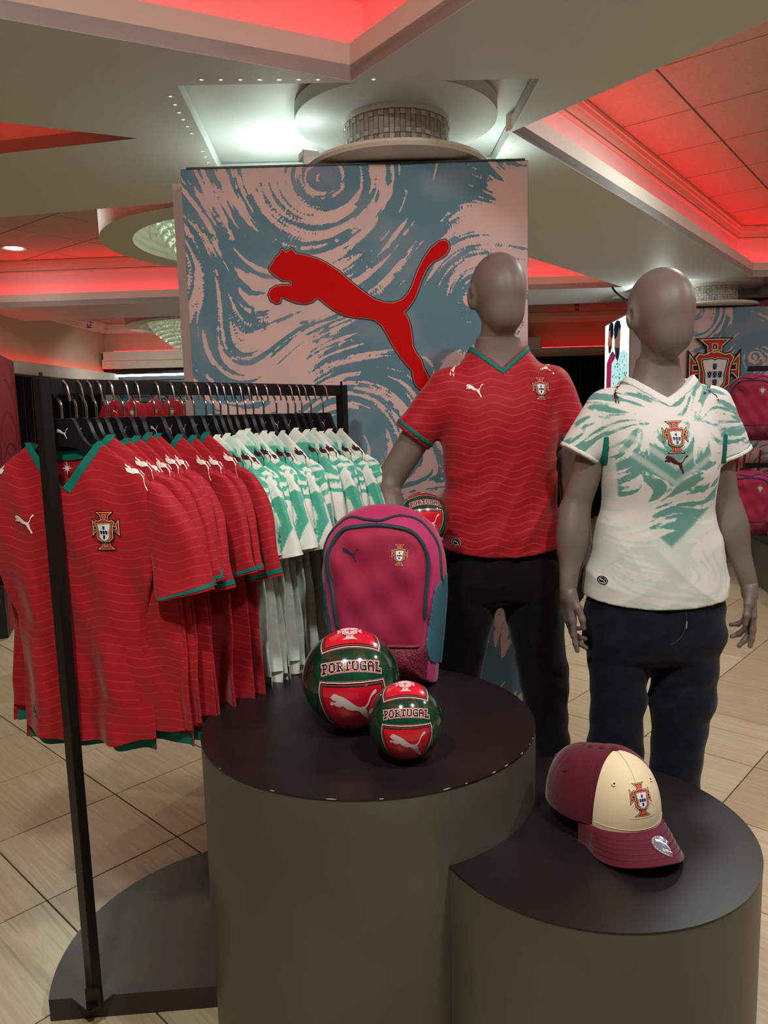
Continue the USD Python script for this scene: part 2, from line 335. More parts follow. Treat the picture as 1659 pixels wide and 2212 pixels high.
FT = [floor_mat('floor_tile_beige', '#c6b799', '#b8a684', '#a59270'), floor_mat('floor_tile_pale', '#cdbfa4', '#bfae8e', '#ac9a7a'), floor_mat('floor_tile_warm', '#c0af90', '#b29d7c', '#9f8a69')]
GROUT = mat('grout', '#4a4036', .8)
floor = thing('floor', kind='structure')
put('subfloor', box(-6, 8, -4, 13, -.05, -.0035), GROUT, floor)
tiles = []
for i in range(-26, 30):
    for j in range(-26, 30):
        c = P0 + TP * ((i + .5) * E1 + (j + .5) * E2)
        if -5.4 < c[0] < 7.4 and -3.5 < c[1] < 12.4:
            q = CAMR.T @ np.array([c[0], c[1], -EYE]); u, v = q[:2] / max(q[2], .01) * FPX
            seen = q[2] > .3 and abs(u) < 1000 and abs(v) < 1300
            tiles.append((0 if seen else 1, c[0] ** 2 + c[1] ** 2, tuple(c)))
tiles.sort(); rest = []
def tile_mesh(c):
    g = .0022; h = TP / 2 - g; b = .0012
    ang = math.atan2(E1[1], E1[0]); m = box(-h, h, -h, h, -.004, 0, b); return move(m, (c[0], c[1], 0), ang)
for k, (s, d, c) in enumerate(tiles):
    if k < 300: put('floor_tile', tile_mesh(c), FT[(int(c[0] * 91) * 7 + int(c[1] * 57)) % 3], floor, smooth=False)
    else: rest.append(tile_mesh(c))
put('far_floor_tiles', join(rest), FT[0], floor, smooth=False, kind='stuff')

# ================================================================ the setting: ceiling with lit trays
ZS, ZC = 2.6, 3.05
def S(x, y): return atz(x, y, ZS)[:2]
C1, CL, CR = S(757, 175), S(0, 40), S(1025, 0)
_l = (CL - C1) / np.linalg.norm(CL - C1); _rr = (CR - C1) / np.linalg.norm(CR - C1)
TRAY_N = [C1, C1 + _l * 2.3, C1 + _l * 2.3 + _rr * 3.0, C1 + _rr * 3.0]
RA, RB = S(1105, 285), S(1626, 597); _q = (S(1659, 45) - RA) / np.linalg.norm(S(1659, 45) - RA)
TRAY_R = [RA, RB, RB + np.array([3.2, .1]), RA + _q * 2.6 + np.array([4.6, 2.2]), RA + _q * 2.6]
FA = S(1345, 620); _fd = (S(1140, 555) - FA) / np.linalg.norm(S(1140, 555) - FA)
TRAY_F = [FA, FA + _fd * 3.35, S(390, 436), S(0, 470), S(0, 470) + (S(0, 470) - S(390, 436)) * 2.2, S(0, 665) + (S(0, 665) - S(385, 652)) * .55, S(0, 665), S(385, 652)]
TB = S(297, 299); TRAY_T = [TB, TB + (S(0, 264) - TB) * 3.2, TB + (S(0, 332) - TB) * 3.2]
YB = 8.06
TRAY_B = [np.array([-5.2, YB + .2]), np.array([4.6, YB - .15]), np.array([4.6, 10.4]), np.array([-5.2, 10.4])]
REC = [S(383, 185), np.array([.56, 2.64]), np.array([.53, 3.55]), np.array([-.70, 3.55])]
COL = np.array([.085, 2.99]); COL2 = np.array([3.12, 7.12])
REC2 = [COL2 + np.array(q) for q in ((-.75, -.45), (.75, -.45), (.75, .6), (-.75, .6))]
soffit = sbox(-5.6, -3.6, 7.6, 12.6)
holes = [Polygon(p).buffer(0) for p in (TRAY_N, TRAY_R, TRAY_F, TRAY_T, TRAY_B)]
rec = Polygon(REC).difference(Polygon(TRAY_R).buffer(.012)).difference(Point(*COL).buffer(.385, quad_segs=24)); rec2 = Polygon(REC2).difference(Point(*COL2).buffer(.44, quad_segs=24))
for h in holes + [rec, rec2]: soffit = soffit.difference(h)
ceiling = thing('ceiling', kind='structure')
put('soffit', extr(soffit, ZS, ZS + .05), FARWHITE, ceiling, smooth=False)
put('recess_vault', join([extr(rec.buffer(.012).difference(holes[0].buffer(.02)), ZS + .062, ZS + .075), extr(rec2.buffer(.012), ZS + .062, ZS + .075)] + [extr(Polygon(q).buffer(.05).difference(Polygon(q).buffer(.01)).difference(holes[0].buffer(.02)), ZS + .05, ZS + .062) for q in (REC, REC2)]), FARWHITE, ceiling, smooth=False)
def ring_of(p, a, b): return p.buffer(b, join_style=2, mitre_limit=2.2).difference(p.buffer(a, join_style=2, mitre_limit=2.2))
fas, wal, crown, led, lids = [], [], [], [], []
for h in holes:
    h2 = h
    fas.append(extr(ring_of(h2, 0, .018), ZS + .001, ZS + (.135 if h is holes[3] else .118)))
    if h is holes[4]: continue
    wal.append(extr(ring_of(h2, .15, .17), ZS + .076, ZC))
    for (o0, o1, z0, z1) in ((.105, .15, ZC - .02, ZC - .0), (.118, .15, ZC - .045, ZC - .02), (.13, .15, ZC - .09, ZC - .045), (.136, .15, ZC - .115, ZC - .10)): crown.append(extr(ring_of(h2, o0, o1), z0, z1))
    led.append(extr(ring_of(h2, .105, .117), ZS + .085, ZS + .097))
for n, m, mt in (('fascia', fas, FASCIA), ('cove_wall', wal, FARWHITE), ('crown_moulding', crown, FASCIA), ('led_strip', led, RED_LED)):
    for q in m: put(n, q, mt, ceiling, smooth=False)
# lay-in tiles above each tray, two-foot grid turned with the floor
UP = np.array([3.05 - 1.5, 0]); o = atz(1497, 237, ZC)[:2]; e1 = atz(1610, 358, ZC)[:2] - o; e1 = e1 / np.linalg.norm(e1); e2 = np.array([e1[1], -e1[0]]); tp = .612
trays = unary_union([h.buffer(.13, join_style=2) for h in holes[:4]]); trayb = holes[4].buffer(.02, join_style=2); far_tiles = []; ct = []; ZB = 2.80
for i in range(-14, 16):
    for j in range(-16, 14):
        a = o + tp * (i * e1 + j * e2); p = Polygon([a, a + tp * e1, a + tp * (e1 + e2), a + tp * e2]); g = p.buffer(-.006, join_style=2).intersection(trays)
        gb = p.buffer(-.006, join_style=2).intersection(trayb)
        if g.area > .004: ct.append((math.hypot(*p.centroid.coords[0]), g, ZC))
        if gb.area > .004: ct.append((math.hypot(*p.centroid.coords[0]), gb, ZB))
ct.sort(key=lambda t: t[0])
for k, (d, g, zc_) in enumerate(ct):
    m = extr(g, zc_ + .004, zc_ + .016)
    if k < 260: put('ceiling_tile', m, TILEMAT, ceiling, smooth=False)
    else: far_tiles.append(m)
if far_tiles: put('far_ceiling_tiles', join(far_tiles), TILEMAT, ceiling, smooth=False, kind='stuff')
put('tee_grid', extr(trays.buffer(.3), ZC + .0165, ZC + .03), TEE, ceiling, smooth=False); put('tee_grid', extr(trayb, ZB + .0165, ZB + .03), TEE, ceiling, smooth=False)

# ================================================================ the setting: walls
WALLP = mat('wall_paint', '#b7a98f', .7, .2, bump=(120, .0006)); LEDGE = mat('ledge_paint', '#cfc6b6', .6, .25)
put('wall_left', box(-5.75, -5.6, -3.6, 12.6, 0, 3.2), WALLP); put('wall_right', box(7.6, 7.75, -3.6, 12.6, 0, 3.2), WALLP); put('wall_front', box(-5.6, 7.6, -3.75, -3.6, 0, 3.2), WALLP)
wb = thing('wall_back', kind='structure')
put('upper_wall', join([box(-5.6, 7.6, 10.35, 10.5, 2.34, 3.2), box(-5.6, -3.7, 10.35, 10.5, 0, 2.34), box(-2.4, 7.6, 10.35, 10.5, 0, 2.34), box(-5.6, 7.6, 12.5, 12.6, 0, 3.2)]), WALLP, wb, smooth=False)
put('ledge', join([box(-3.75, 7.6, 10.12, 10.35, 2.20, 2.32), box(-3.72, -2.2, 10.10, 10.35, 2.30, 2.42), box(.9, 2.15, 10.05, 10.35, 2.30, 2.46)]), LEDGE, wb, smooth=False)
put('led_strip', join([box(-2.1, .85, 10.17, 10.185, 2.322, 2.334), box(2.2, 7.5, 10.17, 10.185, 2.322, 2.334), box(-3.6, -2.3, 10.17, 10.185, 2.424, 2.436)]), RED_LED_SOFT, wb, smooth=False)
put('crown_moulding', join([box(-3.8, 4.6, 10.25, 10.35, 2.74, 2.80), box(-3.8, 4.6, 10.30, 10.35, 2.68, 2.74)]), FASCIA, wb, smooth=False)
wl = thing('wall_left', kind='structure', loc=(-3.85, 8.2, 0), rz=-2)
put('upper_wall', box(-.10, 0, -2.0, 2.15, 2.13, 3.05), WALLP, wl, smooth=False); put('ledge', box(-.10, .16, -2.3, 2.15, 2.00, 2.14), LEDGE, wl, smooth=False); put('led_strip', box(.05, .062, -2.2, 2.05, 2.142, 2.154), RED_LED_SOFT, wl, smooth=False)
put('crown_moulding', join([box(0, .10, -2.0, 2.15, 2.74, 2.80), box(0, .05, -2.0, 2.15, 2.68, 2.74)]), FASCIA, wl, smooth=False)
VORT = [(.50, 2.25, .40, 2.2), (1.00, 1.98, .17, -2), (.20, 1.66, .22, 1.6), (.55, 1.42, .22, -1.5), (1.05, 1.50, .20, 1.6), (.16, 1.22, .18, -1.5), (.75, .95, .26, 1.6), (.3, .70, .24, -1.5), (.95, .45, .26, 1.5), (.2, .2, .25, 1.5), (1.2, 2.35, .16, 1.2), (-.05, 2.1, .2, -1.3)]
def art(x, y, seed=0, scale=1.0, bias=0.0, gain=4.2, fine=1.0, comb=.075):
    """Ocean-wave print: strands combed along a field of eddies. A smooth value on the cloth or board; above 0 = foam colour, below = water colour."""
    x = np.asarray(x, float) / scale; y = np.asarray(y, float) / scale; z = np.zeros_like(x)
    def N(a, b, s): return meshkit.noise(np.stack([a, b, z + s * 7.3], -1), seed + s) - .5
    def F(a, b, s): return meshkit.fbm(np.stack([a, b, z + s * 5.1], -1), 3, seed + s) - .5
    def flow(a, b):
        u, v = .25 + 1.1 * N(a * 3.5, b * 3.5, 1), 1.1 * N(a * 3.5, b * 3.5, 2)
        for cx, cy, R, k in VORT:
            dx, dy = a - cx, b - cy; g = k * np.exp(-(dx * dx + dy * dy) / (R * R)) / R
            u, v = u - dy * g, v + dx * g
        n = np.sqrt(u * u + v * v) + 1e-6; return u / n, v / n
    ln = comb * (1 + 1.2 * N(x * 5, y * 5, 11)); acc = 0; wsum = 0; mk = 0
    for sg in (1, -1):
        a, b = x.copy(), y.copy()
        for i in range(15):
            w = 1 - i / 16
            acc = acc + w * (N(a * 95 * fine, b * 95 * fine, 5) + .9 * N(a * 42 * fine, b * 42 * fine, 6)); wsum += w
            mk = mk + F(a * 4.2 * fine ** .5 + .3, b * 4.2 * fine ** .5, 8) * w
            u, v = flow(a, b); a, b = a + sg * u * ln / 9, b + sg * v * ln / 9
    streak = acc / wsum; mask = mk / wsum
    edge = np.clip(1.25 - np.abs(mask) * 4.2, .25, 1)
    return streak * gain * edge + mask * 1.9 + .06 + bias

def art_mat(name, water, foam, mid=None, rough=.6, spec=.3, pale=None):
    """Two-tone print (optionally with a washed third tone) driven by the 'art' value on the mesh."""
    nodes = {'a': ('attribute', {'attribute': 'art'}), 'm': ('map_range', {'from_min': -.5, 'from_max': .5, 'clamp': True}), 'r': ('rgb_ramp', {'interpolate': True, 'ramp': [(0, lin(water)), (.492, lin(water)), (.508, lin(foam)), (1, lin(foam))]}),
             'g': ('texture_coordinate', {}), 'n': ('noise_texture', {'scale': 4.0, 'detail': 3.0}), 'nr': ('rgb_ramp', {'ramp': [(.47, (0, 0, 0)), (.60, (.28, .28, .28))]}), 'x': ('mix', {'mix_type': 'mix', 'color2': lin(mid or foam)}),
             'p': ('principled_bsdf', {'roughness': rough, 'specular_ior_level': spec}), 'bn': ('noise_texture', {'scale': 260.0}), 'b': ('bump', {'distance': .0004, 'strength': .4})}
    links = [('a.fac', 'm.value'), ('m.result', 'r.fac'), ('g.object', 'n.vector'), ('n.fac', 'nr.fac'), ('nr.color', 'x.fac'), ('r.color', 'x.color1'), ('x.color', 'p.base_color'), ('g.object', 'bn.vector'), ('bn.fac', 'b.height'), ('b.normal', 'p.normal')]
    return usdkit.material(stage, '/World/Looks/' + name, nodes, links, 'p.BSDF')
def grid(nx, ny, fn):
    """A sheet fn(s, t), s and t from 0 to 1."""
    s, t = np.meshgrid(np.linspace(0, 1, nx), np.linspace(0, 1, ny), indexing='ij'); v = fn(s.ravel(), t.ravel())
    i, j = np.meshgrid(np.arange(nx - 1), np.arange(ny - 1), indexing='ij'); a = i * ny + j
    return VF((v, np.stack([a, a + ny, a + ny + 1, a + 1], -1).reshape(-1, 4)))
PANEL_PRINT = art_mat('wave_print_board', '#5c8292', '#dcbab6', '#a9a2aa'); PANEL_PRINT2 = art_mat('wave_print_board_far', '#648a99', '#d2b4b2', '#a39aa4')
PINKBOARD = mat('pale_board', '#cdb4b2', .6, .3)

# ================================================================ column with the printed board and the leaping-cat emblem
XL, XR, YP, ZP = -.688, .543, 2.75, 2.376
board = thing('display_board', 'tall board printed with blue and pink waves and a large red leaping cat', 'display board', (0, 0, 0))
def board_front(x0, x1, y, z1, h):
    nx, ny = int((x1 - x0) / h) + 1, int(z1 / h) + 1
    v, f = grid(nx, ny, lambda s, t: np.stack([x0 + s * (x1 - x0), 0 * s + y, t * z1], -1)); return v, f
v, f = board_front(XL, XR, YP, ZP, .0036)
put('printed_face', (v, f), PANEL_PRINT, board, smooth=True, attrs={'art': art(v[:, 0] - XL, v[:, 2], 0, 1, -.13, 5.6, 1.75, .085)})
put('board_core', box(XL - .001, XR + .001, YP + .0008, YP + .05, 0.0, ZP + .001), mat('board_edge_blue', '#3c525c', .6), board, smooth=False)
rb = thing('return_board', 'narrow blank pale board standing behind the left edge of the wave board', 'display board', (-.68, 2.9, 0))
put('face_board', box(-.077, .08, -.015, .02, 0, 2.37), PINKBOARD, rb, smooth=False); put('side_board', box(-.0, .03, -.098, -.015, 0, 2.36), PINKBOARD, rb, smooth=False)
put('top_trim', box(XL + .02, XR - .01, YP - .004, YP + .06, ZP, ZP + .006), mat('trim_dark', '#3b3430', .5), board, smooth=False)
# the emblem: outline traced at the board's plane
_s = aty(970, 560, YP - .004)[0] - aty(580, 620, YP - .004)[0]; _c0 = aty(580, 612, YP)[0]; _zt = aty(955, 520, YP)[2]
emb = affinity.affine_transform(PUMA, [_s, 0, 0, _s, _c0 + _s * .5, _zt - _s * .4012])
xz = lambda y: (lambda m: (np.stack([m[0][:, 0], y - m[0][:, 2], m[0][:, 1]], -1), m[1][:, ::-1]))
put('cat_emblem_outline', xz(YP - .0)(extr(emb.buffer(.0065), .0005, .002)), mat('emblem_black', '#151012', .5), board, smooth=False)
put('cat_emblem_rim', xz(YP - .0)(extr(emb.buffer(.0025), .002, .0032)), mat('emblem_rim', '#c98d80', .5), board, smooth=False)
put('cat_emblem', xz(YP - .0)(extr(emb, .0032, .006)), mat('emblem_red', '#cc0306', .75, .15), board, smooth=False, label='large red leaping cat emblem')

WEAVE = mat('woven_tile', '#b3aca3', .28, .5, noise=(30, '#8f877e', .4, .7)); WEAVE2 = mat('woven_tile_light', '#c9c2b8', .25, .5); DISC = mat('white_gloss_disc', '#ddd6cc', .35, .4)
def column(name, label, c, r, rd, zd, ztop):
    t = thing(name, label, 'column', (c[0], c[1], 0))
    put('shaft', lathe([(0, 0), (r - .012, 0), (r - .012, ztop), (0, ztop)], 64), mat(name + '_grout', '#5d554d', .7), t)
    n = 64; strips, squares = [], []
    for k in range(n):
        a = 2 * PI * k / n; w = 2 * PI * r / n; z = zd + .03 - (k % 2) * .02
        R = np.array([[-math.sin(a), math.cos(a), 0], [math.cos(a), math.sin(a), 0], [0, 0, 1]]).T
        while z < ztop - .004:
            z1 = min(z + .062, ztop - .002); strips.append(move(box(-w * .46, w * .46, -.010, .001, z, z1, .0015), (r * math.cos(a), r * math.sin(a), 0), R=R)); z = z1 + .001
            z1 = min(z + .017, ztop - .002)
            if z1 > z + .004: squares.append(move(box(-w * .5, w * .5, -.010, .004, z, z1, .0015), (r * math.cos(a), r * math.sin(a), 0), R=R))
            z = z1 + .001
    put('woven_strips', join(strips), WEAVE, t, smooth=False, kind='stuff'); put('woven_squares', join(squares), WEAVE2, t, smooth=False, kind='stuff')
    put('capital_disc', lathe([(r - .02, zd - .01), (rd - .05, zd - .012), (rd - .008, zd - .003), (rd, zd + .008), (rd - .006, zd + .02), (rd - .03, zd + .024), (r - .02, zd + .024)], 80), DISC, t)
    put('ceiling_collar', lathe([(r - .01, ztop - .02), (r + .006, ztop - .02), (r + .006, ztop), (r - .01, ztop)], 64), DISC, t)
    return t
column('round_column', 'woven-tile round column with white disc above the board with the red cat', COL, .20, .36, 2.405, 2.6)
column('round_column', 'woven-tile round column behind the board with the federation crest', COL2, .235, .42, 2.40, 2.6)
# light fitting and box in the recess beside the column
fx = aty(668, 336, 2.95)
t = thing('uplight', 'small white uplight on a pale box beside the column disc', 'light', (fx[0], 2.95, fx[2]))
put('housing', box(-.02, .16, -.05, .05, -.12, -.02, .004), DISC, t, smooth=False); put('lamp_head', move(box(-.035, .03, -.03, .03, -.02, .012, .004), rz=.4), DISC, t, smooth=False); put('lamp_lens', move(box(-.028, .024, -.024, .024, .012, .016), rz=.4), WHITE_LED, t, smooth=False)
disk('recess_glow', (-.40, 3.32, 2.42), .05, .30, (.80, 1.0, .86), aim=(-.25, -.30, .9)); disk('recess_glow_right', (.49, 3.32, 2.42), .04, .12, (.80, 1.0, .86), aim=(.1, -.2, 1))
disk('recess_glow_far', (COL2[0] - .5, COL2[1] - .1, 2.5), .05, 1.2, (.86, 1.0, .93), aim=(-.3, -.2, 1))

# ================================================================ glowing discs imitating dots of leaked LED light along the recess
pin = None
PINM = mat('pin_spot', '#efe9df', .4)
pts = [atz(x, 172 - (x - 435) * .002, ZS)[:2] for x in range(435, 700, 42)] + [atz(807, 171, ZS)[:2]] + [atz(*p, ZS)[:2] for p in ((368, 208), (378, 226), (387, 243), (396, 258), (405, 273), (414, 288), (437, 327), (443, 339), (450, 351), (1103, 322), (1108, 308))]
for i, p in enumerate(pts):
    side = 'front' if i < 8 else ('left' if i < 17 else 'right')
    lab = '%s white disc imitating a dot of LED light in the soffit row along the %s edge of the column recess' % (['first', 'second', 'third', 'fourth', 'fifth', 'sixth', 'seventh', 'eighth', 'ninth'][i - (0 if i < 8 else 8 if i < 17 else 17)], side); g = 'pin spots along the %s recess edge' % side
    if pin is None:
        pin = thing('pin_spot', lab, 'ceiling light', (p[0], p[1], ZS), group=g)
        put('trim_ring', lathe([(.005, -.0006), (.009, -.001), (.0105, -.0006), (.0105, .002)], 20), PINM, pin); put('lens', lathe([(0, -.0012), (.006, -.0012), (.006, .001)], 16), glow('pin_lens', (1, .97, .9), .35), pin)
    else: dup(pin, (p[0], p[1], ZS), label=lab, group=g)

# ================================================================ plinths
PLTOP = mat('plinth_black', '#1a1516', .34, .35, noise=(7, '#221a1b', .4, .65)); PLSIDE = mat('plinth_side', '#5b594e', .42, .4, noise=(3, '#4e4a42', .35, .7)); CHIP = mat('chipped_edge', '#8d867f', .7)
BC, BR, BZ = np.array([-.050, 1.678]), .374, .78
SC, SR, SZ = np.array([.416, 1.458]), .322, .62
BIGP = affinity.scale(Point(*BC).buffer(BR, quad_segs=40), 1.045, 1)
def plinth(name, label, shape, z1, c):
    t = thing(name, label, 'display plinth', (c[0], c[1], 0)); s = affinity.translate(shape, -c[0], -c[1])
    put('side', extr(s, 0.0, z1 - .004), PLSIDE, t, smooth=40); put('top', extr(s.buffer(.0006), z1 - .004, z1), PLTOP, t, smooth=False)
    return t
big = plinth('round_plinth', 'tall round black plinth carrying the footballs and the backpack', BIGP, BZ, BC)
chips = []
for a0 in (-20, -26, -33, -41, -47, -58, -66, -84, -100, -118, -143, 12):
    a = math.radians(a0 + rng.uniform(-2, 2)); L = rng.uniform(.006, .028); n = 5; aa = np.linspace(a - L / BR / 2, a + L / BR / 2, n)
    chips.append(tube(np.stack([1.045 * (BR - .0002) * np.cos(aa), (BR - .0002) * np.sin(aa), np.full(n, BZ - .0006)], -1), [.0004, .0011, .0014, .001, .0004], 6))
put('chipped_edge', join(chips), CHIP, big, label='pale chips along the worn top rim', kind='stuff')
plinth('round_plinth', 'lower round black plinth cut against the taller one, carrying the caps', affinity.scale(Point(*SC).buffer(SR, quad_segs=40), 1.03, 1).difference(BIGP.buffer(.0015)), SZ, SC)
slabp = Point(-.408, 1.85).buffer(.50, quad_segs=40).intersection(Polygon([(-.874, 1.677), (.2, 1.757), (.2, 2.6), (-2, 2.6), (-2, 1.60)])).difference(BIGP.buffer(.0015))
slabp = max(getattr(slabp, 'geoms', [slabp]), key=lambda g: g.area)
SLAB = mat('plinth_base_black', '#3a2e2d', .4, .35, noise=(9, '#463937', .4, .7))
t = thing('plinth_base', 'low dark half-round base slab under the front foot of the clothes rail', 'plinth base', (-.6, 1.9, 0))
put('slab', extr(affinity.translate(slabp, .6, -1.9), 0, .06), SLAB, t, smooth=40)

# ================================================================ footballs
BALLG = mat('ball_green', '#06281d', .12, .55, coat=1, noise=(3.5, '#0d4a2e', .42, .66)); SEAM = mat('ball_seam', '#02100b', .5)
def sph(R, az, el):
    n = np.array([math.sin(az) * math.cos(el), -math.cos(az) * math.cos(el), math.sin(el)]); u = np.array([math.cos(az), math.sin(az), 0]); w = np.cross(n, u); w = w if w[2] >= -1e-9 else -w
    def fn(a, b, h):
        q = np.sqrt(a * a + b * b); s = np.where(q > 1e-9, np.sin(q) / np.maximum(q, 1e-9), 1)
        return (R + h) * (np.cos(q)[:, None] * n + (s * a)[:, None] * u + (s * b)[:, None] * w)
    return fn
def shield(w, top, tip, k=1.0):
    p = [(-w, top - .03), (-w * .5, top + .012), (0, top + .025), (w * .5, top + .012), (w, top - .03)]
    q = bez2([(w, top - .03), (w * 1.02, top - .28), (w * .90, top - .62), (w * .62, tip + .38), (w * .30, tip + .12), (0, tip)], 6)
    q = [tuple(a) for a in q]; return Polygon(p + q[1:] + [(-a, b) for a, b in q[-2:0:-1]])
def bez2(p, n=6): return bez(np.c_[np.asarray(p, float), np.zeros(len(p))], n)[:, :2]
bez_ = bez
def bez(pts, n=12):
    p = np.asarray(pts, float); return bez_(np.c_[p, np.zeros(len(p))], n) if p.shape[1] == 2 else bez_(p, n)
def make_ball(name, label, R, loc, rz, rx=0, group=None):
    t = thing(name, label, 'football', loc, rz, group, rx=rx)
    s = trimesh.creation.icosphere(5, R); put('ball_shell', VF(s), BALLG, t, smooth=True)
    Wt, Rd, Kk, Gn = '#e6dfdc', '#d3122c', '#0a0a0a', '#07301f'
    def rimmed(p): return [(p.buffer(.012), '#c4626a'), (p, Kk), (p.buffer(-.010), Wt), (p.buffer(-.030), Kk), (p.buffer(-.052), '#b8303c'), (p.buffer(-.078), Gn), (p.buffer(-.108), Rd)]
    k = R / .11
    F1 = sph(R, 0, math.radians(-14)); sh = shield(.70, .50, -.98)
    d = decal(rimmed(sh), F1, maxe=.06, lift=.0004 * k, step=.00022 * k)
    p1 = put_decal('shield_panel', d, t, PRINT_GLOSS, label='red shield panel with white outline')
    put_decal('cat_logo', decal([(PUMA, '#d9c6c8')], F1, .93, (.02, -.06), maxe=.05, lift=.0022 * k), p1, PRINT)
    F2 = sph(R, 0, math.radians(80)); tp_ = affinity.scale(shield(.62, .40, -.75), 1, -1, origin=(0, 0))
    p2 = put_decal('top_panel', decal(rimmed(tp_), F2, maxe=.06, lift=.0004 * k, step=.00022 * k), t, PRINT_GLOSS, label='red upper panel with white outline')
    wl = [(p, {'#14100e': '#d23a4c', '#d9b98a': '#e0c9cb', '#d01c1c': '#e0c9cb', '#141a5e': '#c2273b', '#e8e2dc': '#e0c9cb'}[c]) for p, c in crest_layers(False)]
    put_decal('crest_print', decal(wl, F2, .62, (0, .10), maxe=.05, lift=.0022 * k, step=.0001 * k), p2, PRINT)
    F3 = sph(R, 0, math.radians(35)); tx = block_text('PORTUGAL'); s_ = 1.20 / (tx.bounds[2] - tx.bounds[0])
    def arch(q):                                   # taller letters at both ends, as on the ball
        return shapely.transform(q, lambda c: np.stack([c[:, 0], (c[:, 1] + 3.5) * (1.0 + .00035 * c[:, 0] ** 2) - 3.5 - .0016 * c[:, 0] ** 2], -1))
    tx = arch(shapely.segmentize(tx, .8))
    back = tx.buffer(1.35, join_style=2, mitre_limit=2); red = back.buffer(-.42, join_style=2)
    bars = unary_union([sbox(-26 + 3.2 * i, -5.5, -24.4 + 3.2 * i, 5.5) for i in range(17)]).intersection(red.buffer(.2))
    put_decal('lettering', decal([(back, '#d9b3b5'), (red, '#c2182c'), (tx.buffer(.55, join_style=2), '#e2c9c8'), (tx.buffer(.12, join_style=2), '#0b120e')], F3, s_, (0, -.03), maxe=.05, lift=.0008 * k, step=.0002 * k), t, PRINT_GLOSS, label='country name in arched block letters')
    seams = []
    for ln in ([(0, .30), (0, .12)], [(0, -.18), (0, -.36)], [(-.66, .30), (-.86, .0), (-.70, -.33)], [(.66, .30), (.86, .0), (.70, -.33)], [(-.86, 0), (-1.45, -.02)], [(.86, 0), (1.45, -.02)], [(-.70, -.33), (-.95, -.95), (-1.1, -1.5)], [(.70, -.33), (.95, -.95), (1.1, -1.5)]):
        seams.append((LineString(ln).buffer(.008), '#01100a'))
    put_decal('seams', decal(seams, F3, maxe=.05, lift=.0003 * k, step=.00001), t, PRINT, kind='stuff')
    return t
make_ball('football', 'large green and red football at front left of the tall plinth', .113, (-.087, 1.645, BZ + .1132), 4)
make_ball('football', 'small green and red football in front of the large one', .0795, (.034, 1.478, BZ + .0797), 0)
make_ball('football', 'green and red football tucked behind the backpack by the red-shirted mannequin', .076, (.112, 2.10, 1.196), 6, rx=-14)
# ================================================================ backpack
def raster(poly, h=.004, pad=.04):
    """Signed inside distance of a polygon as a fast bilinear lookup."""
    x0, z0, x1, z1 = poly.bounds; xs, zs = np.arange(x0 - pad, x1 + pad + h, h), np.arange(z0 - pad, z1 + pad + h, h)
    gx, gz = np.meshgrid(xs, zs, indexing='ij'); P = shapely.points(gx.ravel(), gz.ravel()); d = shapely.distance(poly.boundary, P); d = np.where(shapely.contains_xy(poly, gx.ravel(), gz.ravel()), d, -d).reshape(gx.shape)
    def q(x, z):
        x, z = np.broadcast_arrays(x, z); a, b = np.clip((x - xs[0]) / h, 0, len(xs) - 1.001), np.clip((z - zs[0]) / h, 0, len(zs) - 1.001); i, j = a.astype(int), b.astype(int); u, v = a - i, b - j
        return d[i, j] * (1 - u) * (1 - v) + d[i + 1, j] * u * (1 - v) + d[i, j + 1] * (1 - u) * v + d[i + 1, j + 1] * u * v
    return q
def dome(d, t, r):
    u = np.clip(d / r, 0, 1); return t * np.sqrt(np.maximum(1 - (1 - u) ** 2, 0))
def front_of(f, y0=-.5, y1=.0):
    def fn(u, v, h):
        y = np.full(len(u), y0); st = .004; done = np.zeros(len(u), bool)
        for _ in range(int((y1 - y0) / st)):
            inside = f(u, y, v) < 0; done |= inside; y = np.where(done, y, y + st)
        lo, hi = y - st, y.copy()
        for _ in range(12):
            m = (lo + hi) / 2; s = f(u, m, v) < 0; hi = np.where(s, m, hi); lo = np.where(s, lo, m)
        return np.stack([u, hi - h, v], -1)
    return fn
BPK = mat('bag_raspberry', '#c2336b', .62, .25, sheen=.35, noise=(5, '#ad2a5e', .4, .65), bump=(420, .0004)); BPF = mat('bag_front_crimson', '#a52549', .66, .25, sheen=.3, bump=(420, .0004))
BPT = mat('bag_teal', '#3f6b7a', .6, .25, bump=(420, .0004)); BPZ = mat('bag_zip_slate', '#32414a', .5, .3)
BPM = usdkit.material(stage, '/World/Looks/bag_mesh_pocket', {'g': ('texture_coordinate', {}), 'v': ('voronoi_texture', {'scale': 170.0, 'feature': 'f1'}), 'r': ('rgb_ramp', {'ramp': [(.25, lin('#2f0713')), (.45, lin('#7d1a34'))]}), 'p': ('principled_bsdf', {'roughness': .6}), 'b': ('bump', {'distance': .0015, 'strength': .8})}, [('g.object', 'v.vector'), ('v.distance', 'r.fac'), ('r.color', 'p.base_color'), ('v.distance', 'b.height'), ('b.normal', 'p.normal')], 'p.BSDF')
bag = thing('backpack', 'raspberry backpack with slate zips standing on the tall plinth behind the footballs', 'backpack', (-.010, 1.945, BZ), -13, rx=-4)
sil = Polygon(bez2([(-.135, .0), (-.150, .12), (-.166, .24), (-.168, .33), (-.140, .415), (-.075, .465), (.0, .478), (.078, .465), (.142, .415), (.170, .33), (.168, .24), (.158, .12), (.145, .0)]))
dq = raster(sil)
def wr(x, z, a=1.0): return a * (.003 * np.sin(x * 38 + z * 22 + 2 * np.sin(z * 17)) + .0025 * np.sin(z * 52 - x * 25) + .002 * np.sin(x * 70 + z * 47))
def f_bag(x, y, z):
    d = dq(x, z); T = dome(d, .105 - .018 * np.clip(z / .47, 0, 1), .085)
    yy = np.where(y < 0, y + wr(x, z, np.clip(d / .06, 0, 1)), y)
    return np.maximum((np.abs(yy) - T) * .7, -d - .002)
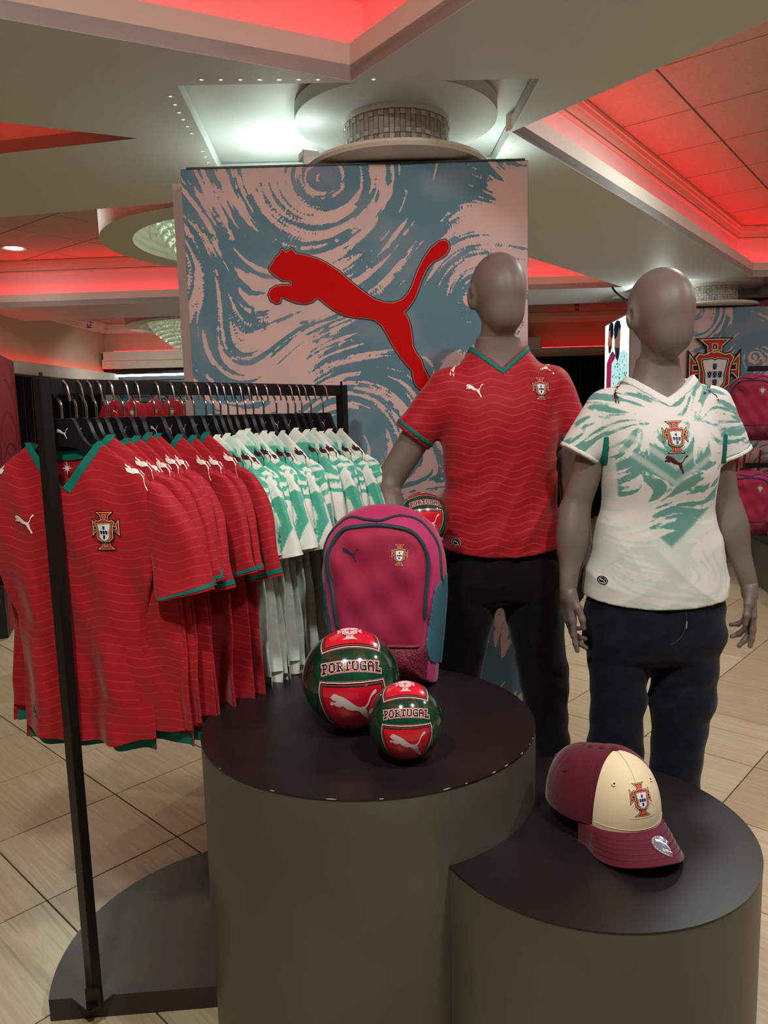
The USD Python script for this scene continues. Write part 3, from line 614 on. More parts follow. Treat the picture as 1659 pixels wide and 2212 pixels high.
put('body', surfnets(f_bag, (-.20, -.13, -.03), (.20, .13, .52), .0052), BPK, bag, smooth=True)
fp = Polygon(bez2([(-.098, .105), (-.112, .22), (-.132, .335), (-.095, .405), (-.04, .422), (.03, .424), (.098, .405), (.132, .345), (.128, .24), (.122, .11)]))
dq2 = raster(fp)
def lay(dqx, pad, base):
    def f(x, y, z):
        d = dqx(x, z); g = base(x, y + np.clip(dome(d, pad, .03), 0, pad), z); return np.maximum(g, -d)
    return f
f_fp = lay(dq2, .012, f_bag)
put('front_panel', surfnets(lambda x, y, z: np.maximum(f_fp(x, y, z), y + .02), (-.16, -.14, .08), (.16, -.01, .45), .0045), BPF, bag, smooth=True)
mp = Polygon(bez2([(-.108, .0), (-.10, .05), (-.098, .112), (.0, .114), (.125, .116), (.130, .06), (.125, .0)])); dq3 = raster(mp); f_mp = lay(dq3, .012, f_bag)
put('mesh_pocket', surfnets(lambda x, y, z: np.maximum(f_mp(x, y, z), y + .02), (-.14, -.14, -.02), (.16, -.01, .13), .0045), BPM, bag, smooth=True)
sfn = front_of(f_fp); bfn = front_of(f_bag)
def on_front(p, fn, lift): p = np.asarray(p, float); return fn(p[:, 0], p[:, 1], lift)
put('pocket_binding', tube(on_front(bez2([(-.098, .114), (-.03, .116), (.05, .117), (.125, .118)]), front_of(lambda x, y, z: np.minimum(f_fp(x, y, z), f_mp(x, y, z))), .001), .0042, 8), mat('bag_binding', '#8a2334', .6), bag)
z1 = bez2([(-.104, .16), (-.116, .24), (-.134, .335), (-.097, .408), (-.04, .425), (.03, .427), (.100, .408), (.135, .345), (.131, .25), (.128, .19)])
put('front_zip', tube(on_front(z1, bfn, .006), np.linspace(.0078, .0050, len(z1)), 8), BPZ, bag)
z2 = bez2([(-.158, .16), (-.165, .28), (-.146, .385), (-.085, .444), (-.03, .442), (.01, .440), (.06, .452), (.115, .432), (.156, .37), (.166, .27)])
put('main_zip', tube(on_front(z2, front_of(f_bag, -.5, .02), .001), .0042, 8), BPZ, bag)
put('front_seam', tube(on_front(bez2([(0, .437), (-.001, .427)]), bfn, .0005), .0012, 6), mat('bag_seam', '#6b1530', .7), bag)
for s in (-1, 1):
    sd = Polygon([(s * .175, .05), (s * .175, .30), (s * .150, .26), (s * .128, .12), (s * .135, .075), (s * .15, .05)]); dqs = raster(sd)
    fs = lambda x, y, z, q=dqs: np.maximum(f_bag(x, y + .0, z) - .005, -q(x, z))
    put('side_panel', surfnets(lambda x, y, z: np.maximum(fs(x, y, z), np.abs(y) - .085), (min(s * .12, s * .20), -.12, -.02), (max(s * .12, s * .20), .12, .33), .0034), BPT, bag, smooth=True)
put_decal('crest', decal(crest_layers(False), sfn, .054, (.066, .354), maxe=.010, lift=.0006, step=.0001), bag, label='federation crest')
put_decal('cat_logo', decal([(PUMA, '#2c3642')], sfn, .046, (-.066, .352), -4, maxe=.010, lift=.0008), bag, label='slate leaping cat logo')
for (px, pz, fn) in ((-.106, .165, bfn), (-.160, .205, front_of(f_bag, -.5, .05))):
    p = on_front(np.array([(px, pz)]), fn, .008)[0]; pp = thing('zip_pull', parent=bag)
    put('slider', move(box(-.005, .005, -.003, .003, -.008, .008, .002), p), BPZ, pp); put('cord', tube(p + np.array([(0, -.003, -.006), (-.004, -.004, -.02), (-.005, -.003, -.038), (.0, -.003, -.040), (.003, -.004, -.022), (.001, -.003, -.006)]), .0014, 6), BPZ, pp)
for s in (-1, 1): put('shoulder_strap', tube(bez([(s * .05, .085, .44), (s * .075, .125, .36), (s * .085, .12, .2), (s * .11, .085, .06)]), .016, 10), BPZ, bag)

# ================================================================ stack of caps
CAPM = mat('cap_maroon', '#5a1226', .72, .2, sheen=.4, bump=(500, .0006)); CAPC = mat('cap_cream', '#e6d2ad', .75, .2, sheen=.3, bump=(500, .0004)); CAPS = mat('cap_stitch', '#d9c39c', .7); CAPD = mat('cap_hole', '#1a0d0c', .9)
HOLO = mat('holographic_sticker', '#b9b4bb', .16, .5, .75, noise=(40, '#9fb4e6', .45, .62))
A_, B_, H_ = .088, .104, .128
def dome_pt(ph, t):
    """ph from the front (0) clockwise; t 0 at the band, 1 at the button."""
    t = np.clip(t, 0, 1); th = t * PI / 2
    r = np.cos(th) ** .78; z = H_ * np.sin(th) ** .95
    fr = 1 + .10 * np.cos(ph).clip(0) * np.sin(th * 2) * .8              # the stiff front stands up
    return np.stack([A_ * r * np.sin(ph) * (1 - .0 * t), -B_ * r * np.cos(ph) * fr, z], -1)
def dome_fn(h0=0):
    def fn(u, v, h): return dome_pt(np.asarray(u) / A_, np.asarray(v) / (1.5 * H_)) * (1 + (h + h0) / .1)
    return fn
def make_cap(label, loc, rz, sc=1.0):
    t = thing('baseball_cap', label, 'cap', loc, rz, 'stacked caps on the low plinth', scale=sc)
    F0 = math.radians(60)
    gaps = lambda ph: 1 - .010 * np.exp(-((((ph / (PI / 3)) % 1) - .5) * 0 + np.abs(np.sin(ph * 3)) * 12) ** 2)
    put('crown', grid(90, 26, lambda s, q: dome_pt(F0 + s * (2 * PI - 2 * F0), q) * gaps(F0 + s * (2 * PI - 2 * F0))[:, None]), CAPM, t, smooth=True)
    put('front_panel', grid(50, 26, lambda s, q: dome_pt(-F0 + s * 2 * F0, q) * 1.004), CAPC, t, smooth=True, label='cream front panel')
    put('button', move(lathe([(0, .006), (.005, .0052), (.0078, .003), (.0085, 0), (.007, -.003)], 20), (0, 0, H_ + .001)), CAPM, t)
    put('front_seam', tube(dome_pt(np.zeros(12), np.linspace(.52, .98, 12)) * 1.008, .0009, 6), CAPS, t)
    put('hem_stitching', tube(dome_pt(np.linspace(-F0 * .97, F0 * .97, 40), np.full(40, .045)) * 1.007, .0007, 5), CAPS, t)
    for a in (-.62, .62, -1.75, 1.75, -2.7, 2.7):
        c = dome_pt(np.array([a]), np.array([.50]))[0]; n = c / np.linalg.norm(c); ux = np.cross([0, 0, 1], n); ux /= np.linalg.norm(ux); R = np.stack([ux, np.cross(n, ux), n], 1)
        e = thing('eyelet', parent=t); put('ring', move(lathe([(.0022, .0012), (.0040, .0016), (.0052, .0006), (.0056, -.001)], 18), c * 1.006, R=R), CAPC if abs(a) < 1 else CAPM, e); put('hole', move(lathe([(0, .0008), (.0023, .0008), (.0023, -.001)], 12), c * 1.006, R=R), CAPD, e)
    def brim(s, q, dz=0):
        a = (s * 2 - 1) * 1.22; L = .078 * np.cos((s * 2 - 1) * PI / 2).clip(0) ** .42
        x0, y0 = A_ * 1.0 * np.sin(a), -B_ * 1.0 * np.cos(a); dx, dy = np.sin(a) * .30, -1.0
        x, y = x0 + dx * L * q * .9, y0 + dy * L * q
        z = .006 - .0 * q - .030 * (x / .09) ** 2 * (.35 + .65 * q) - .020 * q ** 1.6 + dz
        return np.stack([x, y, z], -1)
    top = grid(41, 14, lambda s, q: brim(s, q)); bot = grid(41, 14, lambda s, q: brim(s, q, -.0032)); bot = (bot[0], bot[1][:, ::-1])
    edge = tube(brim(np.linspace(0, 1, 60), np.ones(60), -.0016), .0021, 8)
    put('brim', join([top, bot, edge]), CAPM, t, smooth=40)
    for k, q in enumerate((.30, .44, .58, .72, .86)): put('brim_stitching', tube(brim(np.linspace(.06, .94, 50), np.full(50, q), .0003), .0006, 4), mat('cap_thread', '#471022', .7) if (k == 0 and not stage.GetPrimAtPath('/World/Looks/cap_thread')) else '/World/Looks/cap_thread', t)
    cl = [(affinity.translate(max(crest_layers(False), key=lambda q: q[0].area)[0].buffer(.05, join_style=2), 0, 0), '#eadcb8')] + crest_layers(False)
    put_decal('crest', decal(cl, lambda u, v, h: dome_fn()(u, v, h), .066, (.004, .068), maxe=.008, lift=.0009, step=.00012), t, label='federation crest patch with cream edge')
    def bfn(u, v, h):
        a = np.arcsin(np.clip(u / A_, -.97, .97)); L = .078 * np.cos(a / 1.22 * PI / 2).clip(0.02) ** .42; q = np.clip((-v - B_ * np.cos(a)) / L, 0, 1)
        return np.stack([u, v, .006 - .030 * (u / .09) ** 2 * (.35 + .65 * q) - .020 * q ** 1.6 + h + .0009], -1)
    st = put('size_sticker', (lambda d: (d[0], d[1]))(decal([(Point(0, 0).buffer(.0235), '#ffffff')], bfn, 1, (.026, -.144), maxe=.006, lift=.0004)), HOLO, t, smooth=True, label='round silver sticker')
    ringtext = []
    for i in range(26):
        a = 2 * PI * i / 26
        if i % 7 != 6: ringtext.append((affinity.translate(affinity.rotate(sbox(-.0013, -.0006, .0013, .0006), math.degrees(a) + 90, origin=(0, 0)), .0205 * math.cos(a), .0205 * math.sin(a)), '#efeaf2'))
    ink = [(affinity.translate(affinity.scale(PUMA, .027, .027, origin=(0, 0)), .001, .005), '#f4f0f4'), (affinity.translate(plain_text('OSFA', .0052), -.0085, -.0135), '#f4f0f4')] + ringtext
    put_decal('sticker_print', decal([(q, c) for q, c in ink], bfn, 1, (.026, -.144), rot=-4, maxe=.006, lift=.0007, step=.0), st)
    return t
cx, cy, cz, ca = .468, 1.452, SZ + .046, 11
make_cap('front cap of the stack, cream front with crest and silver sticker showing', (cx, cy, cz), ca)
make_cap('second cap of the stack, its maroon side and brim edge showing behind the front cap', (cx - .021, cy + .017, cz - .003), ca + 14, .985)
make_cap('rearmost cap of the stack, furthest left on the low plinth', (cx - .041, cy + .034, cz - .006), ca + 24, .97)
# ================================================================ clothes rail
R0, R1, RZ = np.array([-.765, 1.688]), np.array([-.134, 2.55]), 1.60
RD = (R1 - R0) / np.linalg.norm(R1 - R0); RL = np.linalg.norm(R1 - R0); RA_ = math.degrees(math.atan2(RD[1], RD[0]))
rail = thing('clothes_rail', 'black square-tube clothes rail hung with red and mint football shirts', 'clothes rail', (R0[0], R0[1], 0), RA_)
put('post', box(-.013, .013, -.016, .016, .06, RZ, .0015), BLACK, rail, smooth=False); put('post', box(RL - .013, RL + .013, -.016, .016, .0, RZ, .0015), BLACK, rail, smooth=False)
put('top_bar', box(.0131, RL - .0131, -.010, .010, RZ - .036, RZ - .001, .0015), BLACK, rail, smooth=False)
for x in (0, RL): put('locking_pin', move(lathe([(0, .014), (.0035, .013), (.004, .011), (.004, 0)], 12), (x, 0, RZ)), BLACK, rail)
put('foot_plate', box(-.04, .03, -.04, .035, .0601, .0625), BLACK, rail, smooth=False); put('foot_bracket', move(box(-.0015, .0015, -.02, .02, .0, .045), (-.02, -.028, .0615), .5), BLACK, rail, smooth=False)
# hangers
HPL = mat('hanger_plastic', '#17161a', .36, .45)
_h = [(.0, .0), (.030, .0), (.042, -.010), (.058, -.040), (.090, -.070), (.150, -.098), (.205, -.126), (.212, -.138), (.200, -.145), (.140, -.122), (.095, -.094), (.05, -.072), (0, -.064)]
hp = Polygon(bez2(_h + [(-x, y) for x, y in _h[-2:0:-1]] + [(0, 0)], 5)).buffer(0); hp = affinity.scale(hp, .84, 1, origin=(0, 0))
def make_hanger(label, loc, rz):
    t = thing('hanger', label, 'clothes hanger', loc, rz)
    hz = -.084
    v, f = extr(hp, -.006, .006); v = np.stack([v[:, 0], v[:, 2], v[:, 1] + hz], -1); put('body', (v, f[:, ::-1]), HPL, t, smooth=30)
    b = bez([(0, 0, hz - .002), (0, 0, hz + .03), (.0, -.006, hz + .045), (.0, -.016, hz + .062), (0, -.0165, hz + .078), (0, -.008, hz + .088), (0, .006, hz + .088), (0, .016, hz + .080), (0, .021, hz + .062), (0, .024, hz + .040)], 6)
    R = np.array([[0, 1, 0], [1, 0, 0], [0, 0, 1]]); put('hook', (lambda m: (m[0] @ R.T, m[1]))(tube(b, .0029, 8)), CHROME, t)
    fl = lambda u, v, h: np.stack([u, 0 * u - .006 - h, v + hz], -1)
    put_decal('cat_logo', decal([(PUMA, '#c9c6c4')], fl, .030, (.002, -.034)), t, label='pale leaping cat logo')
    put_decal('care_print', decal([(Point(0, 0).buffer(.0045).difference(Point(0, 0).buffer(.0033)), '#bcb8b6')] + [(sbox(.009, y, .009 + w, y + .002), '#bcb8b6') for y, w in ((.003, .016), (-.001, .02), (-.005, .013))], fl, 1, (.098, -.094), -20), t)
    return t
# shirts
def redkit(name, base, line):
    nodes = {'a': ('attribute', {'attribute': 'wav'}), 'fr': ('math', {'math_type': 'fraction'}), 'r': ('rgb_ramp', {'ramp': [(0, lin(base)), (.44, lin(base)), (.455, lin(line)), (.545, lin(line)), (.56, lin(base)), (1, lin(base))]}), 'g': ('texture_coordinate', {}),
             'n': ('noise_texture', {'scale': 9.0, 'detail': 3.0}), 'nr': ('rgb_ramp', {'ramp': [(.35, (0, 0, 0)), (.65, (.5, .5, .5))]}), 'x': ('mix', {'mix_type': 'mix', 'color2': lin(base)}),
             'p': ('principled_bsdf', {'roughness': .62, 'specular_ior_level': .25, 'sheen_weight': .15}), 'bn': ('noise_texture', {'scale': 330.0}), 'b': ('bump', {'distance': .0006, 'strength': .5})}
    links = [('a.fac', 'fr.value1'), ('fr.value', 'r.fac'), ('g.object', 'n.vector'), ('n.fac', 'nr.fac'), ('nr.color', 'x.fac'), ('r.color', 'x.color1'), ('x.color', 'p.base_color'), ('g.object', 'bn.vector'), ('bn.fac', 'b.height'), ('b.normal', 'p.normal')]
    return usdkit.material(stage, '/World/Looks/' + name, nodes, links, 'p.BSDF')
RED = redkit('jersey_red', '#a60d1e', '#bd4044'); RED_HUNG = redkit('jersey_red_hung', '#a60d1e', '#b5333b'); TRIM = mat('jersey_trim_teal', '#0f6e63', .6, .25, bump=(400, .0004)); MAROON = '#4a0f1c'
def mintkit(name, water, foam, pale, tint, mid):
    nodes = {'a': ('attribute', {'attribute': 'art'}), 'm': ('map_range', {'from_min': -.5, 'from_max': .5, 'clamp': True}), 'r': ('rgb_ramp', {'ramp': [(0, lin(water)), (.40, lin(water)), (.43, lin(mid)), (.485, lin(mid)), (.515, lin(foam)), (1, lin(foam))]}), 'rp': ('rgb_ramp', {'ramp': [(0, lin(tint)), (.45, lin(tint)), (.55, lin(pale)), (1, lin(pale))]}),
             'f': ('attribute', {'attribute': 'fade'}), 'x': ('mix', {'mix_type': 'mix'}), 'g': ('texture_coordinate', {}), 'p': ('principled_bsdf', {'roughness': .6, 'specular_ior_level': .25, 'sheen_weight': .15}), 'bn': ('noise_texture', {'scale': 330.0}), 'b': ('bump', {'distance': .0005, 'strength': .5})}
    links = [('a.fac', 'm.value'), ('m.result', 'r.fac'), ('m.result', 'rp.fac'), ('r.color', 'x.color1'), ('rp.color', 'x.color2'), ('f.fac', 'x.fac'), ('x.color', 'p.base_color'), ('g.object', 'bn.vector'), ('bn.fac', 'b.height'), ('b.normal', 'p.normal')]
    return usdkit.material(stage, '/World/Looks/' + name, nodes, links, 'p.BSDF')
MINT = mintkit('jersey_mint', '#4fae98', '#e3e4dc', '#dcdfd8', '#cfdcd3', '#7fc4b1'); MINTW = mat('jersey_white_trim', '#e6e4dd', .6, .25)
_wz = [0, -.03, -.07, -.11, -.16, -.25, -.30, -.45, -.60, -.72, -.75]; _ww = [.090, .135, .190, .228, .238, .234, .240, .248, .256, .262, .263]
def jersey_parts(seed, red, L=.715, sway=0.0, pinch=0.0):
    NS, NZ, NR, MR = (46, 84, 7, 40) if red else (58, 96, 12, 60)
    r = random.Random(seed); ph = [r.uniform(0, 6.28) for _ in range(6)]; A = r.uniform(.008, .012); A *= 1 + 1.4 * pinch; lam = r.uniform(.15, .21); flare = r.uniform(-.012, .012)
    w = lambda z: np.interp(-z, [-a for a in _wz], _ww) * (1 - pinch * np.clip((-z - .22) / .2, 0, 1))
    def fold(x, z):
        g = np.clip(-z / .7, 0, 1) ** 1.1
        return A * g * (np.sin(2 * PI * x / lam + ph[0] + 2.2 * z) + .6 * np.sin(2 * PI * x / (lam * .57) + ph[1] - 3 * z)) + sway * g * x + .004 * np.sin(9 * z + ph[2]) * g + .002 * np.sin(60 * x + 30 * z + ph[4]) + .020 * g * (meshkit.noise(np.stack([x * 15 + seed, z * 3.5 + 0 * x, 0 * x + .3], -1), seed) - .5) + .007 * np.clip(-z / .2, 0, 1) * (meshkit.noise(np.stack([x * 24 + z * 14, z * 9 - x * 6, 0 * x + .7], -1), seed) - .5)
    def th(z): return np.interp(-z, [0, .05, .12, .25, .5, .75], [.007, .013, .020, .023, .019, .015])
    def pr(s): return np.sqrt(np.maximum(1 - np.abs(s) ** 3, 0))
    vF = lambda z: np.where(-z < .105, .088 * (1 - np.clip(-z / .105, 0, 1)) ** .92, 0); vB = lambda z: np.where(-z < .022, .088 * np.sqrt(np.clip(1 - (-z) / .022, 0, 1)), 0)
    hemF = lambda x: -L + .012 * np.cos(x * 6 + ph[3]) + .02 * (x / .26) ** 2; hemB = lambda x: -L - .022 + .010 * np.cos(x * 6 + ph[3])
    zz = np.r_[np.linspace(0, .12, 15), np.linspace(.14, 1.0, NZ)]
    def surf(x, z, side, lift=0):
        s = np.clip(x / w(z), -1, 1); return np.stack([x, fold(x, z) + side * (th(z) * pr(s) + lift), z], -1)
    ms = []
    for side, v in ((-1, vF), (1, vB)):
        for sg in (-1, 1):
            S_, T_ = np.meshgrid(np.linspace(0, 1, NS), zz, indexing='ij'); S_, T_ = S_.ravel(), T_.ravel()
            z0 = -T_ * .72; x = sg * (v(z0) + (w(z0) - v(z0)) * np.sin(S_ * PI / 2))
            hem = hemF(x) if side < 0 else hemB(x); z = z0 * np.where(T_ > .3, 1 + (hem / -.72 - 1) * ((T_ - .3) / .7) ** 1, 1)
            x = sg * (v(z) + (w(z) - v(z)) * np.sin(S_ * PI / 2)); P = surf(x, z, side)
            i, j = np.meshgrid(np.arange(NS - 1), np.arange(len(zz) - 1), indexing='ij'); n = len(zz); a = i * n + j; q = np.stack([a, a + 1, a + n + 1, a + n], -1).reshape(-1, 4)
            if (side * sg) > 0: q = q[:, ::-1]
            ms.append(VF((P, q)))
    cuffs = []
    slv = []
    for sg in (-1, 1):
        sp = r.uniform(-.018, .034); dz = r.uniform(-.02, .02)
        po = bez2([(.222, -.088), (.268, -.118), (.306 + sp * .5, -.20), (.326 + sp, -.300), (.336 + sp, -.345)], NR); pi = bez2([(.200, -.262), (.207, -.290), (.212, -.325), (.214, -.360), (.215, -.378)], NR)
        n = len(po); m = MR; fy = r.uniform(-.012, .006); th_s = r.uniform(.024, .034)
        def ring(i, ex=0):
            a = np.linspace(0, 2 * PI, m, endpoint=False); t = i / (n - 1); c = (po[i] + pi[i]) / 2; h = (po[i] - pi[i]) / 2; T = (.020 + (th_s - .020) * t) + ex
            k = 1 + ex / np.linalg.norm(h); ca, sa = np.sign(np.cos(a)) * np.abs(np.cos(a)) ** .8, np.sin(a)
            yy = T * sa * (1 + .18 * np.sin(3 * a + ph[5])) + fy * t + .004 * np.sin(9 * t + ph[2]) * np.cos(2 * a)
            q = c[0] + h[0] * ca; zq = c[1] + h[1] * ca; yy = yy + np.clip(t * 4, 0, 1) * (.016 * (meshkit.noise(np.stack([q * 22 + zq * 9, zq * 8 - q * 5, np.sign(sa) * .4 + 0 * q + sg], -1), seed) - .5))
            return np.stack([sg * (c[0] + h[0] * ca * k), yy, c[1] + h[1] * ca * k + dz * t * t], -1)
        def loft(idx, ex=0):
            P = np.vstack([ring(i, ex) for i in idx]); f = []
            for i in range(len(idx) - 1):
                for j in range(m): f.append([i * m + j, i * m + (j + 1) % m, (i + 1) * m + (j + 1) % m, (i + 1) * m + j])
            f = np.array(f); return VF((P, f if sg > 0 else f[:, ::-1]))
        slv.append(loft(range(n))); cuffs.append(loft([n - 4, n - 3, n - 2] if red else [n - 3, n - 2, n - 1], .0014))
    # collar band, back neck tape, hem tape, all following the cloth
    k = np.linspace(0, 1, 22); zc = -.105 * k; vv = vF(zc)
    bands = []
    for sg in (-1, 1):
        rows = []
        for e, l in ((-.0015, .0005), (.005, .0018), (.016, .0018), (.019, .0003)):
            x = sg * np.maximum(vv + e, .0005); z = np.where(vv + e < 0, zc, zc) - (.010 * (e > 0) * k * (e / .016)); rows.append(surf(x, np.minimum(z, 0), -1, l))
        P = np.stack(rows, 0); n = 22; i, j = np.meshgrid(np.arange(3), np.arange(n - 1), indexing='ij'); a = i * n + j; q = np.stack([a, a + 1, a + n + 1, a + n], -1).reshape(-1, 4); bands.append(VF((P.reshape(-1, 3), q if sg < 0 else q[:, ::-1])))
    xb = np.linspace(-.086, .086, 30); zb = -.022 * (1 - (xb / .088) ** 2); rows = [surf(xb, np.minimum(zb - d, 0) * 1.0, 1, -.0025) for d in (0, .022)]; P = np.vstack(rows); a = np.arange(29); tape = VF((P, np.stack([a, a + 1, a + 31, a + 30], -1)))
    xh = np.linspace(-.97, .97, 60) * w(np.array([-L])); rows = [surf(xh, hemB(xh) + d, 1, -.0012) for d in (.024, -.002)]; P = np.vstack(rows); a = np.arange(59); hem = VF((P, np.stack([a, a + 1, a + 61, a + 60], -1)))
    front = lambda u, v, h: surf(u, v, -1) - np.stack([0 * u, h + 0 * u, 0 * u], -1)
    def over(u, v_, h, sg):                                              # a mark carried over the shoulder seam, u from front to back
        xx = sg * (.185 + v_); z = np.interp(np.abs(xx), _ww[:5], _wz[:5]) - .0012 - np.abs(u) * 1.1; o = np.zeros((len(u), 3))
        for side in (-1, 1):
            k = (u < 0) if side < 0 else (u >= 0); o[k] = surf(xx[k], z[k], side, h)
        return o + [0, 0, .0012]
    nb = sum(len(q[0]) for q in ms)
    return join(ms + slv), cuffs, join(bands), tape, hem, front, over, nb
EMB = [(Point(0, 0).buffer(.5), '#e8e4de'), (Point(0, 0).buffer(.46), '#15120f'), (Point(0, 0).buffer(.36).difference(Point(0, 0).buffer(.33)), '#e8e4de'), (affinity.scale(PUMA, .5, .5, origin=(0, 0)), '#e8e4de'), (sbox(-.26, -.27, .26, -.21), '#e8e4de')]
STAR = [(Polygon([((.5 if k % 4 == 0 else (.3 if k % 2 == 0 else .12)) * math.sin(k * PI / 8), (.5 if k % 4 == 0 else (.3 if k % 2 == 0 else .12)) * math.cos(k * PI / 8)) for k in range(16)]), '#cfcac6')]
def make_jersey(label, loc, rz, seed, red, group=None, sway=0.0, pinch=0.0, sc=None):
    nm = 'red_jersey' if red else 'mint_jersey'
    t = thing(nm, label, 'football shirt', loc, rz, group, scale=sc)
    body, cuffs, band, tape, hem, front, over, nb = jersey_parts(seed, red, sway=sway, pinch=pinch); v = body[0]
    if red: at_ = {'wav': (v[:, 2] + .006 * np.sin(2 * PI * v[:, 0] / .125 + .6) - .004 * np.sin(2 * PI * v[:, 0] / .31)) / .0215 + 100}
    else:
        at_ = {'art': art(v[:, 0] + .5 + (v[:, 1] > 0) * .6 + seed * .13, v[:, 2] + 1.2, 1, .36, -.13, 4.4, .8, .10), 'fade': np.clip((-.36 - v[:, 2] + .05 * np.sin(v[:, 0] * 14)) / .03, 0, .93)}
        at_['fade'][nb:] = 0; at_['fade'] = np.maximum(at_['fade'], np.clip(.045 - np.abs(v[:, 2] + .03), 0, .03) * 0 + (v[:, 2] > -.045) * .8)
    b = put('shirt', body, RED_HUNG if red else MINT, t, smooth=True, attrs=at_)
    for c in cuffs: put('cuff', c, TRIM if red else MINTW, t, smooth=True)
    put('collar', band, TRIM if red else MINTW, t, smooth=True); put('neck_tape', tape, TRIM if red else MINTW, t, smooth=True); put('hem_tape', hem, TRIM if red else MINTW, t, smooth=True)
    put_decal('crest', decal(crest_layers(False), front, .088, (.105, -.205) if red else (0, -.19), maxe=.010, lift=.0026, step=.00025), t, label='federation crest')
    put_decal('cat_logo', decal([(PUMA, '#efe9e4' if red else MAROON)], front, .056, (-.105, -.19) if red else (0, -.27), maxe=.010, lift=.0024), t, label='leaping cat logo')
    for sg in (-1, 1):                                                  # shoulder cats run over the seam from front to back
        put_decal('shoulder_logo', decal([(affinity.scale(PUMA, .055, .055, origin=(0, 0)), '#efe9e4' if red else MAROON)], lambda u, v_, h, sg=sg: over(-v_ * .9, u, h, sg), 1, (0, 0), maxe=.006, lift=.0016), t)
    if red:
        put_decal('hem_badge', decal(EMB, front, .031, (-.185 + .30 * pinch * .18 / .30, -.655), maxe=.008, lift=.0012, step=.0002), t, label='round black authenticity badge')
        back = lambda u, v_, h: front(u, v_, 0) * [1, 0, 1] + np.stack([0 * u, np.full_like(u, .006) - h, 0 * u], -1)
        put_decal('star_print', decal(STAR, back, .034, (.0, -.062), maxe=.01, lift=.003), t)
    return t
px = [127, 159, 181, 203, 229, 262, 287, 330, 362, 391, 416, 442, 458, 473, 490, 510, 528, 545, 567, 595, 620, 636, 650, 670, 696]
tt = np.linspace(.02, RL - .02, 400); pj = []
for q in tt:
    c = CAMR.T @ np.array([*(R0 + RD * q), RZ - EYE]); pj.append(829.5 + FPX * c[0] / c[2])
ts = np.interp(px, pj, tt); SHRZ = RA_ - 90
for i in range(1, len(ts)): ts[i] = max(ts[i], ts[i - 1] + .026)
ts = np.minimum(ts, RL - .03 - .0 * ts)
protoR, protoM, protoH = [], [], None
ordn = ['nearest', 'second', 'third', 'fourth', 'fifth', 'sixth', 'seventh', 'eighth', 'ninth', 'tenth', 'eleventh', 'twelfth', 'thirteenth', 'fourteenth', 'last']
for i, q in enumerate(ts):
    p = R0 + RD * q; red = i < 10; k = i if red else i - 10
    a = SHRZ + (max(0, 24 - 4.5 * i) + (rng.uniform(-2, 2) if i else 0) if red else rng.uniform(-1.5, 1.5) - 1.8 * min(k, 4)); hl = 'black %s hanger on the rail holding the %s %s shirt' % ('moulded', ordn[k] if red or k < 14 else 'farthest', 'red' if red else 'mint')
    hz = RZ + .0 - .008
    if protoH is None: protoH = make_hanger(hl, (*p, hz), a); data(protoH, group='hangers on the rail')
    else: dup(protoH, (*p, hz), a, hl)
    loc = (*p, RZ - (.145 if i == 0 else .128 + rng.uniform(0, .022)))
    lab = ('red football shirt, %s of the red shirts on the rail' if red else 'mint wave-print football shirt, %s of the mint shirts on the rail') % (ordn[k] if (red and k < 9) or (not red and k < 14) else 'farthest')
    if i == 0: lab = 'red football shirt at the near end of the rail, its front behind the black post'
    pr_ = protoR if red else protoM; g = 'red shirts on the rail' if red else 'mint shirts on the rail'
    if len(pr_) < (4 if red else 3): pr_.append(make_jersey(lab, loc, a, 11 + i, red, g, sway=0 if i else .0, pinch=0 if i else .30, sc=None if red else .93))
    else: dup(pr_[1 + (k % (len(pr_) - 1))] if red else pr_[k % 3], loc, a, lab, scale=None if red else .93)
# ================================================================ mannequins
SKIN = mat('mannequin_taupe', '#7a6962', .46, .4, noise=(14, '#72625b', .4, .65), bump=(600, .00012))
BLKPANT = mat('trouser_black', '#0d0c0d', .85, .15, sheen=.15, noise=(26, '#141213', .4, .7), bump=(420, .0005)); JEAN = mat('denim_navy', '#10131f', .8, .2, sheen=.12, noise=(34, '#1a1e2e', .42, .75), bump=(700, .0005)); THREAD = mat('denim_thread', '#5b4436', .7)
def rotz(x, y, a, c=(0, 0)): ca, sa = math.cos(a), math.sin(a); dx, dy = x - c[0], y - c[1]; return c[0] + ca * dx + sa * dy, c[1] - sa * dx + ca * dy
def head_sdf(x, y, z, top, chin, w, yaw, nx=0, ny=0):
    x, y = rotz(x - nx, y - ny, yaw); h = top - chin; s = h / .226
    f = ell(x, y, z, (0, .016, top - .098 * s), (w, .098 * s, .098 * s))
    f = smin(f, ell(x, y, z, (0, -.026 * s, top - .135 * s), (w * .73, .072 * s, .090 * s)), .05)
    f = smin(f, cap(x, y, z, (-.011, -.054 * s, chin + .031), (.011, -.054 * s, chin + .031), .028, .028), .05)
    for sg in (-1, 1):
        e = ell(x, y, z, (sg * (w + .001), .016, top - .130 * s), (.016, .021, .036)); e = np.maximum(e, -ell(x, y, z, (sg * (w + .012), .010, top - .126 * s), (.008, .011, .022))); f = smin(f, e, .012)
    return f
